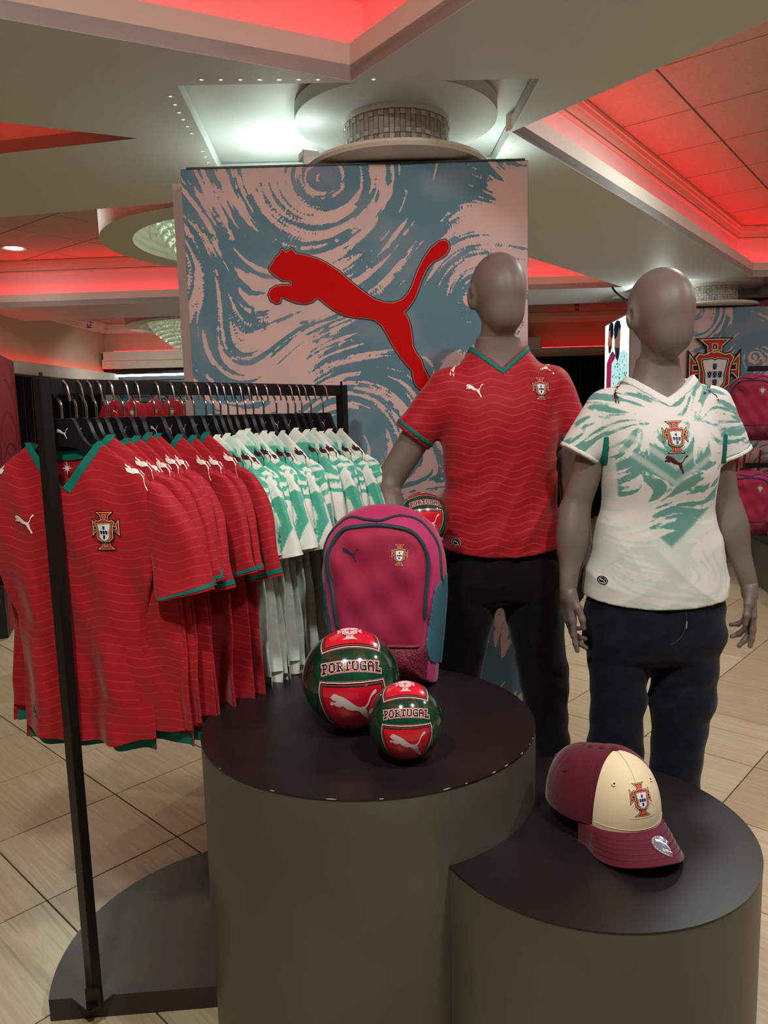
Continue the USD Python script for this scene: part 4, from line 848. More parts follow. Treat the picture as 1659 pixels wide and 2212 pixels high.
def hand_mesh(h=.0028, curl=(.25, .5, .65, .8), spread=1.0):
    """A relaxed hand hanging from the wrist at the origin: fingers down -z, palm to +x, thumb to -y."""
    ys = (-.027, -.009, .009, .026); L = ((.042, .026, .021), (.047, .030, .022), (.044, .028, .021), (.034, .021, .019)); fs = []
    for k, y0 in enumerate(ys):
        p = np.array([-.002 + .002 * abs(k - 1.5), y0, -.088 + (.004 if k in (0, 2) else 0) + (.012 if k == 3 else 0)]); fs.append((np.array([0, y0 * .62, -.008]), p, .0130, .0112, 1))
        a = curl[k] * .45; yd = (k - 1.5) * .035 * spread
        for j in range(3):
            d = np.array([math.sin(a), yd, -math.cos(a)]); d /= np.linalg.norm(d); q = p + d * L[k][j]; fs.append((p, q, .0094 - .0009 * j - .0007 * (k == 3), .0087 - .0009 * j - .0007 * (k == 3), 0)); p = q; a += curl[k] * (.75 if j == 0 else .55)
    t = [np.array([.002, -.016, -.014]), np.array([.014, -.040, -.046]), np.array([.022, -.048, -.078]), np.array([.026, -.046, -.104])]
    for j in range(3): fs.append((t[j], t[j + 1], (.0150, .0108, .0095)[j], (.0112, .0098, .0076)[j], 1 if j == 0 else 0))
    def f(x, y, z):
        g = None
        for a, b, r0, r1, palm in fs:
            if palm: c = cap(x, y, z, a, b, r0, r1); g = c if g is None else smin(g, c, .016)
        g = smin(g, cap(x * 1.0, y * .72, z, (0, 0, .012), (0, 0, -.020), .0185, .021), .014)
        for a, b, r0, r1, palm in fs:
            if not palm: g = smin(g, cap(x, y, z, a, b, r0, r1), .0065)
        return np.maximum(g, z - .010)
    return surfnets(f, (-.04, -.075, -.215), (.09, .06, .02), h)
def frame(D, P):
    D = np.array(D, float); D /= np.linalg.norm(D); P = np.array(P, float); P -= D * (P @ D); P /= np.linalg.norm(P); return np.stack([P, np.cross(-D, P), -D], 1)
def top_of(f, z0, z1):
    def fn(u, v, h):
        z = np.full(len(u), z1); done = np.zeros(len(u), bool)
        for _ in range(int((z1 - z0) / .003)):
            done |= f(u, v, z) < 0; z = np.where(done, z, z - .003)
        return np.stack([u, v, z + h + .001], -1)
    return fn
def build_mannequin(name, label, loc, Bd, rz=0):
    t = thing(name, label, 'mannequin', loc, rz)
    S_ = Bd
    def body(x, y, z):
        f = head_sdf(x, y, z, S_['top'], S_['chin'], S_['headw'], S_['yaw'])
        f = smin(f, cap(x, y, z, (0, .026, S_['neckz'] - .06), (0, .020, S_['chin'] + .045), S_['neckr'] * 1.06, S_['neckr'] * .92), .012)
        tor = rings(x, y, z, S_['torso']); f = smin(f, tor, .05)
        for sg, A in ((-1, S_['armL']), (1, S_['armR'])):
            f = smin(f, cap(x, y, z, A[0], A[1], S_['ar'][0], S_['ar'][1]), .03); f = smin(f, cap(x, y, z, A[1], A[2], S_['ar'][1] * 1.0, S_['ar'][2]), .018)
            m = np.array(A[1]) * .68 + np.array(A[2]) * .32; f = smin(f, ell(x, y, z, m, (S_['ar'][1] * 1.02, S_['ar'][1] * 1.05, .07)), .03)
        for K in (S_['legL'], S_['legR']):
            f = smin(f, cap(x, y, z, K[0], K[1], .075, .048), .03); f = smin(f, cap(x, y, z, K[1], K[2], .046, .030), .02)
            f = smin(f, cap(x, y, z, (K[2][0], K[2][1] + .01, .035), (K[2][0] * 1.1, K[2][1] - .15, .022), .035, .022), .03)
        return f
    lo, hi = S_['box']
    b = put('body', surfnets(body, lo, hi, .0062), SKIN, t, smooth=True)
    put('base_plate', lathe([(0, .0), (.15, .0), (.15, .006), (0, .008)], 40), mat(name + '_base_glass', '#9aa0a0', .1, .5) if not stage.GetPrimAtPath('/World/Looks/mannequin_base_glass') else '/World/Looks/mannequin_base_glass', t)
    hm = None
    for (w, D, P, mirror, curl) in S_['hands']:
        v, f_ = hand_mesh(curl=curl); v = v * S_['hs']
        if mirror: v = v * [1, -1, 1]; f_ = f_[:, ::-1]
        put('hand', (v @ frame(D, P).T + np.array(w), f_), SKIN, t, smooth=True)
    # trousers
    def pants(x, y, z):
        f = rings(x, y, z, S_['hips'])
        for K in (S_['pantL'], S_['pantR']):
            for i in range(len(K) - 1): f = smin(f, cap(x, y, z, K[i][0], K[i + 1][0], K[i][1], K[i + 1][1]), .035 if i == 0 else .02)
        w = .0018 * np.sin(z * 30 + x * 34 + 2 * np.sin(z * 9)) * np.sin(z * 11 + x * 9 + 1) + .0012 * np.sin(z * 74 - x * 60 + y * 40) + .0018 * np.exp(-((z - .62) / .16) ** 2) * np.sin(z * 60 + x * 30)
        return np.maximum(f + w, S_['pz'] - z)
    pp = put('trousers', surfnets(pants, S_['pbox'][0], S_['pbox'][1], .0068), S_['pmat'], t, smooth=True)
    # shirt
    J = S_['J']
    def outer(x, y, z):
        f = rings(x, y, z, J['torso'])
        for sl in J['sleeves']:
            d = np.array(sl[1], float) - np.array(sl[0]); d[1] = 0; d /= np.linalg.norm(d); c = sl[4]
            f = smin(f, np.maximum(cap(x, y, z, sl[0], sl[1], sl[2], sl[3]), ((x - c[0]) * d[0] + (z - c[2]) * d[2]) * .9), .028)
        return f + J['wr'](x, y, z)
    nz = lambda x, y: np.where(y < .012, J['V'] + J['vs'] * np.abs(x) ** J['vp'], J['V'] + J['vs'] * .085 ** J['vp'] - .004) 
    cutd = outer
    def shirt(x, y, z):
        g = cutd(x, y, z); g = np.maximum(g, J['hem'](x, y) - z)
        return np.maximum(g, np.where(np.abs(x) < .105, (z - nz(x, y)) * .7, -1))
    v, f_ = surfnets(shirt, J['box'][0], J['box'][1], J.get('h', .0054))
    jb = put('jersey', (v, f_), J['mat'], t, smooth=True, attrs=J['attrs'](v), label=J['label'])
    band = lambda x, y, z: np.maximum(np.maximum(outer(x, y, z) - .0022, z - nz(x, y) + J['cb'][0]), np.maximum(nz(x, y) - J['cb'][1] - z, np.abs(x) - .105))
    put('collar', surfnets(band, (-.12, -.16, J['V'] - .05), (.12, .14, J['V'] + .16), .0040), J['trim'], jb, smooth=True)
    for sl in J['sleeves']:
        d = np.array(sl[1], float) - np.array(sl[0]); d[1] = 0; d /= np.linalg.norm(d); c = np.array(sl[4])
        def cuff(x, y, z, d=d, c=c, sl=sl):
            k = (x - c[0]) * d[0] + (z - c[2]) * d[2]; g = np.maximum(outer(x, y, z) - .0018, np.maximum(k * 1.0 + J['cu'][0], -k - J['cu'][1])); return np.maximum(g, cap(x, y, z, sl[0], sl[1], sl[2], sl[3]) - .005)
        put('cuff', surfnets(cuff, c - [.12, .12, .12], c + [.12, .12, .12], .0046), J['trim'], jb, smooth=True)
    fr = front_of(cutd, -.30, .05)
    for (nm, layers, size, at, rot, lb) in J['marks']: put_decal(nm, decal(layers, fr, size, at, rot, maxe=.010, lift=.0012, step=.00022), jb, label=lb)
    tf = top_of(cutd, J['V'] - .15, J['V'] + .15)
    for sg in (-1, 1): put_decal('shoulder_logo', decal([(affinity.rotate(affinity.scale(PUMA, .062, .05, origin=(0, 0)), -90 * sg, origin=(0, 0)), J['logoc'])], tf, 1, (sg * J['sx'], -.02), maxe=.008, lift=.001), jb)
    return t, jb, pp, cutd, pants
def crease(x, y, z, ang, fx, fz, sd):
    ca, sa = math.cos(ang), math.sin(ang); x, y, z = np.broadcast_arrays(x, y, z)
    n = meshkit.noise(np.stack([(x * ca + z * sa) * fx, y * 5, (z * ca - x * sa) * fz], -1), sd); return np.abs(2 * n - 1) ** .8 - .5
def wr_m(x, y, z):
    g = np.clip((1.52 - z) / .30, .12, 1)
    return g * (.0125 * crease(x, y, z, 1.05, 4.5, 13, 3) + .0075 * crease(x, y, z, .35, 6, 17, 8)) + .003 * crease(x, y, z, -.6, 7, 22, 5) * np.clip((np.abs(x) - .14) / .05, 0, 1)
def wav_m(v):
    x, z = v[:, 0], v[:, 2]; a = np.arctan2(v[:, 0], -v[:, 1] + .02)
    return {'wav': (z + .0078 * np.sin(2 * PI * x / .118 + .4) * np.clip(1.3 - np.abs(x) / .25, .3, 1)) / .0235 + 100}
male = dict(top=1.971, chin=1.745, headw=.0775, yaw=math.radians(14), neckz=1.68, neckr=.053, hs=1.04,
    torso=[(.95, .145, .095, .01, 0), (1.2, .128, .085, .008, 0), (1.4, .155, .098, .005, 0), (1.52, .165, .092, .01, 0), (1.60, .150, .070, .018, 0), (1.66, .085, .055, .022, 0), (1.71, .058, .052, .02, 0)],
    armL=((-.168, .012, 1.565), (-.372, .015, 1.250), (-.290, -.125, 1.112)), armR=((.172, .012, 1.565), (.238, .04, 1.29), (.262, .0, 1.075)), ar=(.052, .043, .030),
    legL=((-.09, .01, .93), (-.175, 0, .52), (-.215, .03, .08)), legR=((.09, .01, .93), (.150, 0, .55), (.195, .03, .08)), box=((-.45, -.20, -.01), (.33, .17, 2.0)),
    hands=[((-.290, -.125, 1.112), (.36, -.92, -.02), (.05, .05, 1.0), False, (.35, .4, .45, .5)), ((.262, .0, 1.068), (.03, -.12, -1), (-1, .2, 0), True, (.30, .55, .7, .8))],
    hips=[(.885, .03, .03, .01, 0), (.905, .11, .085, .01, 0), (.94, .155, .115, .01, 0), (1.0, .178, .125, .01, 0), (1.06, .176, .120, .01, 0), (1.14, .165, .112, .01, 0)], pz=.06, pbox=((-.33, -.19, .03), (.30, .20, 1.16)), pmat=BLKPANT,
    pantL=[((-.092, .01, .97), .098), ((-.155, .0, .62), .080), ((-.180, .01, .38), .066), ((-.212, .02, .08), .060)], pantR=[((.092, .01, .97), .098), ((.138, .0, .64), .078), ((.165, .01, .42), .058), ((.188, .02, .10), .052)],
    J=dict(torso=[(1.02, .188, .128, .005, 0), (1.10, .186, .128, .005, 0), (1.22, .176, .118, .004, 0), (1.33, .172, .118, .002, 0), (1.44, .178, .126, .0, 0), (1.53, .184, .118, .004, 0), (1.585, .178, .096, .010, 0), (1.635, .132, .078, .016, 0), (1.675, .098, .070, .018, 0), (1.72, .078, .066, .018, 0)],
        sleeves=[((-.158, .010, 1.568), (-.300, .010, 1.392), .066, .063, (-.278, 0, 1.430)), ((.160, .010, 1.568), (.248, .022, 1.37), .066, .062, (.236, 0, 1.418))],
        V=1.629, vs=.80, vp=1.0, hem=lambda x, y: 1.058 + .022 * (x / .18) ** 2 + .01 * np.clip(x, 0, 1) * 5 * 0, wr=wr_m, box=((-.36, -.17, 1.02), (.33, .17, 1.74)), mat=RED, attrs=wav_m, label='red short-sleeved jersey with wavy lines and teal trim', cb=(.004, .023), cu=(.008, .022), trim=TRIM, logoc='#efe9e4', sx=.138,
        marks=[('crest', crest_layers(False), .066, (.110, 1.562), -2, 'federation crest'), ('cat_logo', [(PUMA, '#efe9e4')], .050, (-.087, 1.561), -2, 'white leaping cat logo'), ('hem_badge', EMB, .027, (-.148, 1.106), 0, 'round black authenticity badge')]))
man, mj, mp_, mcut, mpf = build_mannequin('mannequin', 'taller faceless mannequin in red jersey and black trousers in front of the wave board', (.366, 2.30, 0), male)

def wr_f(x, y, z):
    g = np.clip((1.32 - z) / .25, .10, 1)
    return g * (.0085 * crease(x, y, z, -.75, 4.5, 12, 4) + .0035 * crease(x, y, z, .5, 6, 16, 9)) + .0022 * crease(x, y, z, .6, 7, 22, 6) * np.clip((np.abs(x) - .13) / .05, 0, 1)
def attr_f(v):
    x, y, z = v.T; fr = np.where(y > .02, .6, 0)
    a = art(x + .62 + fr, z + .08, 1, .40, -.17, 4.0, 1.0, .09)
    vz = 1.114 + .93 * np.abs(x); fade = np.clip((vz - z) / .010 + .5, 0, 1)
    arm = np.abs(x) > .172 + .15 * np.clip(z - 1.44, 0, 1); fade = np.where(arm & (z > 1.3), 0, fade)
    for k in (1.292, 1.338): fade = np.maximum(fade, .62 * np.clip((.013 - np.abs(z - k - .72 * np.abs(x))) / .008, 0, 1) * (~arm))
    fade = np.maximum(fade, np.clip((np.abs(x) - (.128 + .10 * (z - 1.2) + .25 * np.clip(1.22 - z, 0, 1) ** 2 * 4)) / .004, 0, 1) * (z < 1.36) * (z > .9) * (~arm))
    return {'art': a, 'fade': fade * .96}
FMINT = mintkit('jersey_mint_worn', '#6a9a92', '#e2dbd5', '#e3ddd6', '#d3d9cf', '#a3c4ba')
female = dict(top=1.879, chin=1.652, headw=.0785, yaw=math.radians(12), neckz=1.60, neckr=.045, hs=.97,
    torso=[(.90, .150, .10, .01, 0), (1.05, .14, .095, .008, 0), (1.2, .115, .080, .005, 0), (1.36, .130, .098, -.002, 0), (1.46, .140, .088, .006, 0), (1.525, .128, .064, .016, 0), (1.572, .070, .048, .02, 0), (1.62, .046, .042, .022, 0)],
    armL=((-.150, .012, 1.480), (-.232, .03, 1.200), (-.263, -.03, .985)), armR=((.150, .012, 1.480), (.208, .03, 1.205), (.258, -.03, .985)), ar=(.046, .041, .0245),
    legL=((-.09, .01, .80), (-.10, 0, .46), (-.10, .03, .08)), legR=((.09, .01, .80), (.085, 0, .46), (.085, .03, .08)), box=((-.32, -.20, -.01), (.32, .17, 1.91)),
    hands=[((-.263, -.032, .980), (.0, -.10, -1), (1, .15, 0), False, (.12, .55, .75, .85)), ((.258, -.032, .980), (.05, -.10, -1), (-1, .25, 0), True, (.15, .45, .7, .85))],
    hips=[(.745, .03, .03, .01, 0), (.765, .12, .085, .01, 0), (.81, .184, .118, .01, 0), (.88, .200, .128, .01, 0), (.96, .192, .122, .008, 0), (1.03, .17, .11, .008, 0)], pz=.05, pbox=((-.27, -.19, .02), (.27, .20, 1.05)), pmat=JEAN,
    pantL=[((-.098, .01, .82), .100), ((-.105, .0, .64), .076), ((-.108, .01, .46), .080), ((-.115, .02, .06), .092)], pantR=[((.098, .01, .82), .100), ((.088, .0, .64), .090), ((.076, .01, .42), .070), ((.072, .02, .06), .085)],
    J=dict(torso=[(.93, .203, .128, .006, 0), (1.0, .199, .126, .006, 0), (1.10, .182, .115, .004, 0), (1.21, .158, .104, .0, 0), (1.32, .160, .124, -.008, 0), (1.39, .162, .126, -.008, 0), (1.455, .160, .108, .0, 0), (1.51, .152, .082, .010, 0), (1.550, .125, .068, .016, 0), (1.585, .094, .062, .018, 0), (1.63, .074, .058, .018, 0)],
        sleeves=[((-.150, .010, 1.495), (-.250, .012, 1.33), .058, .056, (-.228, 0, 1.370)), ((.150, .010, 1.495), (.228, .012, 1.31), .058, .062, (.203, 0, 1.352))],
        V=1.522, vs=.9, vp=1.12, hem=lambda x, y: .940 + .018 * (x / .2) ** 2, wr=wr_f, box=((-.31, -.17, .92), (.31, .17, 1.66)), mat=FMINT, h=.0046, attrs=attr_f, label='white jersey with mint wave print and chevron', cb=(-.0005, .024), cu=(-.001, .010), trim=MINTW, logoc=MAROON, sx=.125,
        marks=[('crest', crest_layers(True), .084, (-.003, 1.417), 0, 'federation crest'), ('cat_logo', [(PUMA, '#571420')], .062, (-.003, 1.345), -2, 'maroon leaping cat logo'), ('hem_badge', EMB, .026, (-.176, 1.018), 0, 'round black authenticity badge')]))
wom, fj, fp_, fcut, fpf = build_mannequin('mannequin', 'faceless mannequin in mint wave-print jersey and dark jeans beside the low plinth', (.787, 2.10, 0), female)
for sg in (-1, 1):
    g = lambda x, y, z, sg=sg: np.maximum(fcut(x, y, z) - .0018, np.maximum(np.abs(x - sg * (.166 + (z - 1.36) * -.05)) - .007, np.maximum(np.abs(z - 1.378) - .042, y - .04)))
    put('underarm_panel', surfnets(g, (min(sg * .1, sg * .22), -.14, 1.28), (max(sg * .1, sg * .22), .10, 1.46), .0046), TRIM, fj, smooth=True)
pf = front_of(fpf, -.3, .05)
put('fly_seam', tube(on_front(bez2([(.0, .93), (.0, .87), (.0, .80)]), pf, .0004), .0012, 5), mat('denim_seam', '#0a0c14', .8), fp_)
put('fly_stitching', tube(on_front(bez2([(.045, .93), (.044, .90), (.035, .865), (.012, .845), (.002, .84)]), pf, .0006), .0008, 5), THREAD, fp_)
put('bar_tack', tube(on_front(np.array([(.046, .905), (.046, .885)]), pf, .0012), .0016, 5), mat('thread_pale', '#b9b0aa', .7), fp_)
# ================================================================ ring soffits and crystal chandeliers
CRY = usdkit.material(stage, '/World/Looks/crystal', {'o': ('geometry', {}), 'r': ('rgb_ramp', {'ramp': [(0, (.10, .13, .09)), (.55, (.30, .36, .27)), (.80, (.7, .85, .7)), (.93, (1, 1, 1)), (1, (2.2, 2.4, 2.6))]}), 'p': ('principled_bsdf', {'base_color': (.75, .82, .72), 'roughness': .06, 'specular_ior_level': .9, 'emission_strength': .34})}, [('o.random_per_island', 'r.fac'), ('r.color', 'p.emission_color')], 'p.BSDF')  # sparkle is put into the beads as random emission
GREENW = mat('ring_paint', '#c6c9b8', .6, .2)
def ring_soffit(label, c, ro, ri):
    t = thing('ring_soffit', label, 'ceiling ring', (c[0], c[1], 0))
    a = Point(0, 0).buffer(ro, quad_segs=32); b = Point(0, 0).buffer(ri, quad_segs=32)
    put('ring_underside', extr(a.difference(b), ZS - .002, ZS + .02), GREENW, t, smooth=False); put('outer_band', extr(a.difference(Point(0, 0).buffer(ro - .02, quad_segs=32)), ZS + .02, ZC), FARWHITE, t, smooth=40)
    put('inner_band', extr(Point(0, 0).buffer(ri + .02, quad_segs=32).difference(b), ZS + .02, ZC - .02), GREENW, t, smooth=40); put('inner_ceiling', extr(b, ZC - .06, ZC - .03), GREENW, t, smooth=False)
def chandelier(label, c, r, zt, zb, n):
    t = thing('chandelier', label, 'chandelier', (c[0], c[1], 0)); q = random.Random(5); ms = []
    base = trimesh.creation.icosphere(0, 1.0); bv, bf = VF(base); rows = 15
    put('top_frame', lathe([(r * .96, zt), (r * 1.0, zt), (r * 1.0, zt + .015), (r * .96, zt + .015)], 48), CHROME, t); put('stem', lathe([(0, zt), (.02, zt), (.02, ZC - .03), (0, ZC - .03)], 16), CHROME, t)
    for i in range(rows):
        u = i / (rows - 1); rr = r * math.cos(u * PI / 2 * .94) ** .80; z = zt - (zt - zb) * u; m = max(6, int(2 * PI * rr / n))
        for k in range(m):
            a = 2 * PI * (k + .5 * (i % 2)) / m; s = n * q.uniform(.34, .52); ms.append((bv * [s, s, s * 1.15] + [rr * math.cos(a), rr * math.sin(a), z + q.uniform(-.006, .006)], bf))
    put('crystals', join(ms), CRY, t, smooth=False, kind='stuff'); put('lamp_core', move(lathe([(0, -.05), (.04, -.03), (.05, 0), (.04, .03), (0, .05)], 16), (0, 0, zt - .10)), glow('lamp_core_%d' % n if 0 else 'chandelier_lamp' + ('' if not stage.GetPrimAtPath('/World/Looks/chandelier_lamp') else '_far'), (.85, 1, .86), 12), t)
    l = UsdLux.SphereLight.Define(stage, t.GetPath().AppendChild('lamp_light')); l.CreateRadiusAttr(.06); l.CreateIntensityAttr(0.6 / (4 * PI * .06 ** 2) ); l.CreateColorAttr(Gf.Vec3f(.88, 1.0, .88)); l.AddTranslateOp().Set(Gf.Vec3d(0, 0, zt + .06))
ring_soffit('round dropped ceiling ring around the nearer crystal chandelier', (-.79, 4.92), .93, .74)
ring_soffit('round dropped ceiling ring around the farther crystal chandelier', (-1.95, 9.25), 1.10, .94)
chandelier('nearer dome-shaped crystal chandelier, half hidden by the wave board', (-.86, 4.85), .53, 2.80, 2.30, .030)
chandelier('farther wide crystal chandelier below the first one', (-1.95, 9.1), .80, 2.72, 2.18, .050)
# recessed downlight, sprinklers
t = thing('recessed_downlight', 'lit round downlight in the ceiling tiles at the far left', 'ceiling light', (-3.236, 6.829, ZC)); put('trim_ring', lathe([(.075, .0), (.10, -.006), (.105, 0), (.105, .012)], 32), DISC, t); put('lens', lathe([(0, -.001), (.078, -.001), (.078, .01)], 32), glow('downlight_lens', (1, 1, .95), 9), t)
for lb, (x, y, z) in (('small sprinkler head hanging from the far left ceiling', (-3.72, 9.7, 2.72)), ('small sprinkler head hanging from the ceiling right of the wave board', (2.44, 9.3, 2.72))):
    t = thing('sprinkler', lb, 'sprinkler', (x, y, z)); put('pipe', lathe([(0, .03), (.012, .03), (.012, 2.80 - z), (0, 2.80 - z)], 12), TEE, t); put('frame', join([tube([(-.012, 0, .03), (-.02, 0, .01), (-.008, 0, -.02)], .004, 6), tube([(.012, 0, .03), (.02, 0, .01), (.008, 0, -.02)], .004, 6)]), DARKM if 0 else BLACK, t); put('deflector', lathe([(0, -.018), (.03, -.02), (.03, -.026), (0, -.026)], 16), BLACK, t); put('escutcheon', lathe([(.012, .03), (.04, .036), (.04, .042), (.012, .046)], 16), BLACK, t)
# ================================================================ far left: curtains, banner, storefront
def curtain(name, label, a, b, z0, z1, seed):
    a, b = np.array(a, float), np.array(b, float); d = (b - a) / np.linalg.norm(b - a); n = np.array([d[1], -d[0]]); L = np.linalg.norm(b - a); q = random.Random(seed); p1, p2 = q.uniform(0, 6), q.uniform(0, 6)
    def fn(s, t_):
        o = .028 * np.sin(s * L * 38 + p1 + .5 * np.sin(t_ * 3)) + .014 * np.sin(s * L * 71 + p2 + t_); p = a + np.outer(s * L, d) + o[:, None] * n; return np.stack([p[:, 0], p[:, 1], z0 + t_ * (z1 - z0)], -1)
    t = thing(name, label, 'curtain'); put('drape', grid(int(L * 60), 10, fn), DARK, t, smooth=True); put('heading', tube([(*(a), z1 + .01), (*(b), z1 + .01)], .018, 8), BLACK, t)
curtain('curtain', 'black pleated curtain along the left wall behind the rail', (-3.70, 6.2), (-3.58, 9.0), .02, 1.97, 1)
curtain('curtain', 'black curtain at the back left, beside the shuttered storefront', (-4.7, 9.75), (-3.72, 9.75), .02, 1.97, 2)
curtain('curtain', 'black curtain across the back wall between the two mannequins', (1.0, 10.0), (7.4, 10.0), .02, 2.17, 3)
BAN = mat('banner_red', '#9c1830', .6, .3); t = thing('banner_stand', 'red banner board with curved lines at the far left edge', 'banner', (-2.93, 5.80, 0), math.degrees(math.atan2(-.62, .21)))
put('board', box(-.70, .80, -.06, .0, .0, 2.03, .003), mat('banner_edge', '#1d1a1b', .5), t, smooth=False); put('print', box(-.69, .72, .0002, .0012, .02, 2.02), BAN, t, smooth=False)
arcs = [(Point(.1, z).buffer(r).difference(Point(.1, z).buffer(r - .012)).intersection(sbox(-.68, .05, .64, 2.0)), '#6e1a22') for z, r in ((1.8, .55), (1.3, .55), (1.05, .55), (.8, .55), (.55, .55), (1.55, .55), (.3, .55))]
put_decal('curved_lines', decal(arcs, lambda u, v, h: np.stack([-u, 0 * u + .0012 + h, v], -1)), t, kind='stuff')
sf = thing('storefront', 'dark shuttered storefront with a lit white frame behind the rail', 'storefront', (-3.05, 10.45, .08))
LEDW = glow('led_frame_white', (.86, 1.0, .97), 3.2); SHUT = mat('shutter_grey', '#4f5457', .45, .4)
put('header', box(-.86, .52, -.2, .0, 2.05, 2.14), BLACK, sf, smooth=False); put('side_frame', box(-.86, -.80, -.2, 0, 0, 2.05), BLACK, sf, smooth=False); put('side_frame', box(.46, .52, -.2, 0, 0, 2.05), BLACK, sf, smooth=False)
put('led_line', box(-.79, .44, -.19, -.17, 2.015, 2.045), LEDW, sf, smooth=False); put('led_line', box(.41, .445, -.19, -.17, .2, 2.014), LEDW, sf, smooth=False)
put('lobby_ceiling', box(-.86, .9, .0, 1.9, 2.30, 2.33), mat('lobby_grey', '#5b5854', .8), sf, smooth=False)
for k in range(26): put('shutter_slat', move(box(-.78, .40, -.008, .008, -.033, .033, .004), (0, -.06, 2.0 - .075 * k)), SHUT, sf, smooth=False)
st0 = None
for i, x in enumerate((-3.235, -2.73)):
    lb = ('%s display stand with white knob behind the rail, dressed in a red shirt' % ('left', 'right')[i])
    if st0 is None:
        st0 = thing('display_stand', lb, 'display stand', (x, 9.40, 0), group='shirt stands before the storefront')
        put('pole', lathe([(0, 0), (.012, 0), (.012, 1.86), (0, 1.86)], 12), BLACK, st0); put('foot', lathe([(0, 0), (.16, 0), (.16, .012), (0, .016)], 32), BLACK, st0); put('knob', move(lathe([(0, -.035), (.03, -.02), (.036, 0), (.03, .02), (0, .035)], 20), (0, 0, 1.90)), DISC, st0)
        put('torso_form', surfnets(lambda X, Y, Z: rings(X, Y, Z, [(1.12, .14, .02, 0, 0), (1.4, .14, .02, 0, 0), (1.65, .16, .018, 0, 0), (1.74, .12, .012, 0, 0), (1.80, .05, .012, 0, 0)]), (-.2, -.12, 1.1), (.2, .12, 1.84), .02), BLACK, st0, smooth=True)
    else: dup(st0, (x, 9.40, 0), 0, lb)
    dup(protoR[1 + i], (x, 9.37, 1.80), 0, 'red football shirt on the %s stand before the storefront, seen above the hangers' % ('left', 'right')[i], 'shirts on the far stands')
disk('storefront_glow', (-3.0, 9.0, 2.5), .05, .9, (1, 1, 1), aim=(0, .5, -1))
# ================================================================ far right: second column's boards, lightbox, bags
Y2 = 6.85
b2 = thing('display_board', 'far board printed with waves, the federation crest and red lettering', 'display board', (0, 0, 0))
v, f = board_front(2.38, 4.3, Y2, 2.372, .0085); put('printed_face', (v, f), PANEL_PRINT2, b2, smooth=True, attrs={'art': art((v[:, 0] - 2.38) * 1.0, v[:, 2], 0, 1, -.1, 5.2, 1.3, .085)})
put('board_core', box(2.38, 4.3, Y2 + .001, Y2 + .05, 0, 2.373), '/World/Looks/board_edge_blue', b2, smooth=False)
fn = lambda u, v, h: np.stack([u, 0 * u + Y2 - h, v], -1)
cl = crest_layers(True); sil2 = affinity.translate(affinity.scale(cl[0][0], .60, .60, origin=(0, 0)), 3.045, 1.795)
put('crest_block', xz(Y2)(extr(sil2, .0008, .035)), mat('crest_side', '#1f2b2a', .5), b2, smooth=False)
fpf2 = [(affinity.translate(plain_text('F P F', .042), -.075, .190), '#d9b98a')]
put_decal('crest', decal(cl, fn, .60, (3.045, 1.795), lift=.0355, step=.0004), b2, label='large federation crest'); put_decal('crest_letters', decal(fpf2, fn, .60 / .60, (3.045, 1.79 - .03), lift=.0420), b2)
tx = block_text('PORTUGAL!'); k = .19 / 7; tb = tx.bounds
put_decal('lettering', decal([(affinity.skew(affinity.scale(tx, k * .72, k, origin=(0, 0)), 4), '#b0122a')], fn, 1, (3.52 - tb[2] * k * .72, .975), lift=.001), b2, label='red country name with exclamation mark')
gb = thing('frame_board', 'narrow grey frame board between the lightbox and the far wave board', 'display board', (2.335, Y2 + .01, 0)); put('board', box(-.045, .044, -.012, .05, 0, 2.36), mat('frame_grey', '#9a8f8d', .6), gb, smooth=False)
lbx = thing('lightbox', 'glowing white lightbox poster of two bearded men in football shirts', 'lightbox', (2.285, 6.87, 0), math.degrees(math.atan2(1.03, .085)))
put('case', box(0, 1.033, -.10, .0, .25, 2.36), mat('lightbox_case', '#b8b4b0', .5), lbx, smooth=False)
LBM = usdkit.material(stage, '/World/Looks/lightbox_print', {'a': ('attribute', {'attribute': 'tint'}), 'e': ('emission', {'strength': .55})}, [('a.color', 'e.color')], 'e.emission')
def LP(pts):
    o = []
    for x, y in pts:
        u = (x - 1085) / 330.0; z = 2.345 - (y - (1165 - 165 * u)) / (1236 + 190 * u); o.append((1.033 * (1 - u), z))
    return Polygon(o).buffer(0)
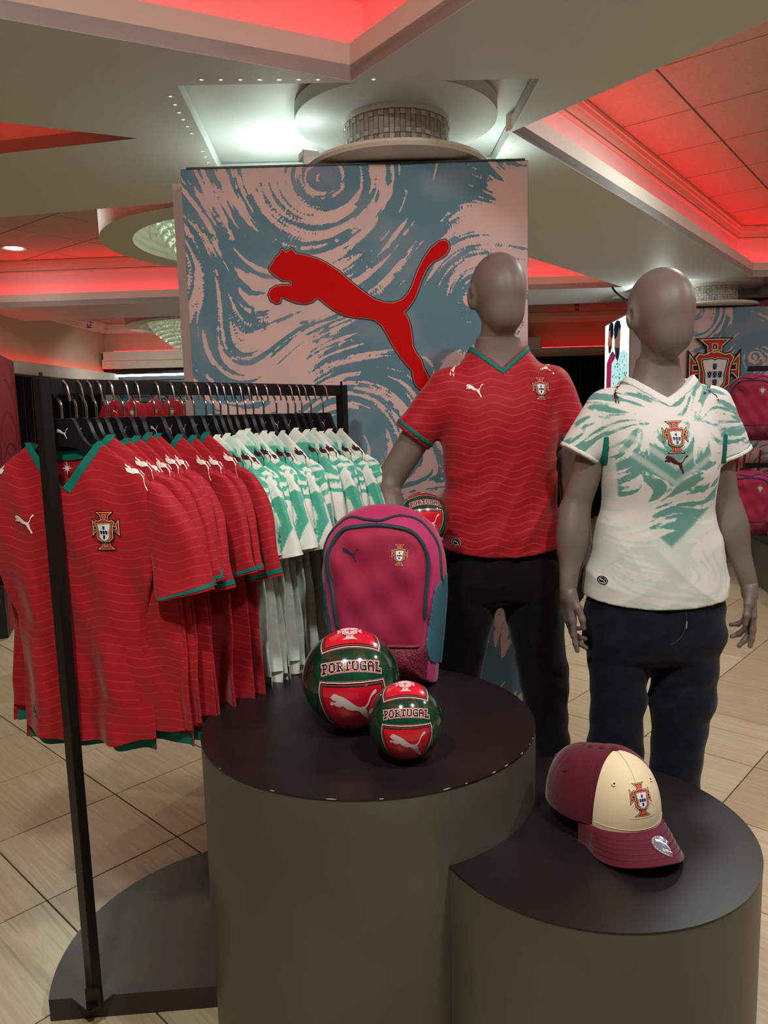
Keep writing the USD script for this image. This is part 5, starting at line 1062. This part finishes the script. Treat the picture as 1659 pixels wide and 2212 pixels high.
men = [(sbox(.01, .27, 1.023, 2.345), '#f4f6fb'),
    (LP([(1140, 1215), (1150, 1140), (1185, 1108), (1205, 1130), (1210, 1250), (1195, 1310), (1195, 1440), (1150, 1440), (1138, 1410), (1128, 1390), (1136, 1330), (1140, 1290)]), '#8a5a48'),
    (LP([(1142, 1215), (1155, 1135), (1185, 1105), (1207, 1130), (1212, 1260), (1190, 1330), (1170, 1290), (1168, 1220)]), '#1b1a26'), (LP([(1140, 1420), (1165, 1400), (1185, 1440), (1172, 1500), (1145, 1505)]), '#2a1c1e'),
    (LP([(1115, 1990), (1120, 1640), (1160, 1540), (1200, 1475), (1245, 1530), (1215, 1640), (1190, 1990)]), '#93203f'), (LP([(1165, 1530), (1200, 1475), (1215, 1500), (1175, 1560)]), '#2c3a58'),
    (LP([(1225, 1240), (1235, 1150), (1290, 1130), (1305, 1200), (1300, 1400), (1290, 1560), (1270, 1620), (1245, 1560), (1230, 1420)]), '#7d5747'),
    (LP([(1215, 1200), (1225, 1130), (1255, 1085), (1290, 1090), (1308, 1150), (1305, 1215), (1285, 1180), (1262, 1290), (1225, 1330)]), '#161b2b'), (LP([(1228, 1420), (1260, 1440), (1298, 1420), (1296, 1520), (1270, 1600), (1248, 1570)]), '#1d2230'),
    (LP([(1180, 1990), (1190, 1640), (1240, 1560), (1268, 1640), (1310, 1500), (1345, 1460), (1400, 1510), (1405, 1990)]), '#a9d3cf')]
rr_ = random.Random(3)
for i in range(60):
    x, y = rr_.uniform(1195, 1400), rr_.uniform(1530, 1980); p = LP([(x, y), (x + rr_.uniform(8, 26), y + rr_.uniform(-18, 18)), (x + rr_.uniform(4, 20), y + rr_.uniform(10, 40))]).intersection(men[-1][0] if i < 1 else body_) if i else men[-1][0]
    if i == 0: body_ = men[-1][0]; continue
    men.append((p, ('#3f8f93', '#e8f0ee', '#1f6f78')[i % 3]))
d = decal(men, lambda u, v, h: np.stack([u, 0 * u + h, v], -1), lift=.0006, step=.00004); put_decal('poster', d, lbx, LBM, label='poster of two men in football shirts')
rl = thing('bag_rail', 'pair of black rails on the far right board holding red backpacks', 'rail', (3.3, 5.95, 0))
for z in (1.775, 1.005): put('bar', box(-.37, .9, -.014, .014, z - .02, z + .02), BLACK, rl, smooth=False); put('bracket', box(.6, .63, .0141, .9, z - .02, z + .02), BLACK, rl, smooth=False)
for i, (x, z, lb) in enumerate(((2.985, 1.205, 'red backpack at the left end of the upper far rail'), (3.20, 1.205, 'red backpack second along the upper far rail'), (2.985, .430, 'red backpack at the left end of the lower far rail'), (3.20, .430, 'red backpack second along the lower far rail'))):
    dup(bag, (x, 5.95 + .03, z), -28 + 3 * i, lb, 'backpacks on the far rails', 1.12)
q0, q1 = atz(1588, 1232, 0)[:2], atz(1659, 1281, 0)[:2]; dd = (q1 - q0) / np.linalg.norm(q1 - q0)
pl = Polygon([q0, q0 + dd * 2.4, q0 + dd * 2.4 + [1.6, .2], q0 + [1.6, .2]]); t = thing('shop_plinth', 'low dark plinth under the far backpacks at the right edge', 'display plinth', (*q0, 0)); put('side', extr(affinity.translate(pl, -q0[0], -q0[1]), 0, .375), PLSIDE, t, smooth=False); put('top', extr(affinity.translate(pl.buffer(.002), -q0[0], -q0[1]), .375, .385), PLTOP, t, smooth=False)
t = thing('power_cable', 'black cable hanging from the ceiling behind the right mannequin head', 'cable'); put('cord', tube(bez([(2.16, 7.0, 2.6), (2.19, 6.98, 2.55), (2.26, 6.96, 2.49), (2.36, 6.93, 2.44), (2.45, 6.92, 2.39)]), .009, 8), BLACK, t)
t = thing('carton', 'small brown carton on the floor beyond the two mannequins', 'box', (2.62, 8.6, 0)); put('box_body', box(-.11, .11, -.1, .1, .0, .22, .003), mat('carton_brown', '#8d7557', .8), t, smooth=False); put('flap', box(-.11, .11, -.1, -.01, .221, .225), '/World/Looks/carton_brown', t, smooth=False)
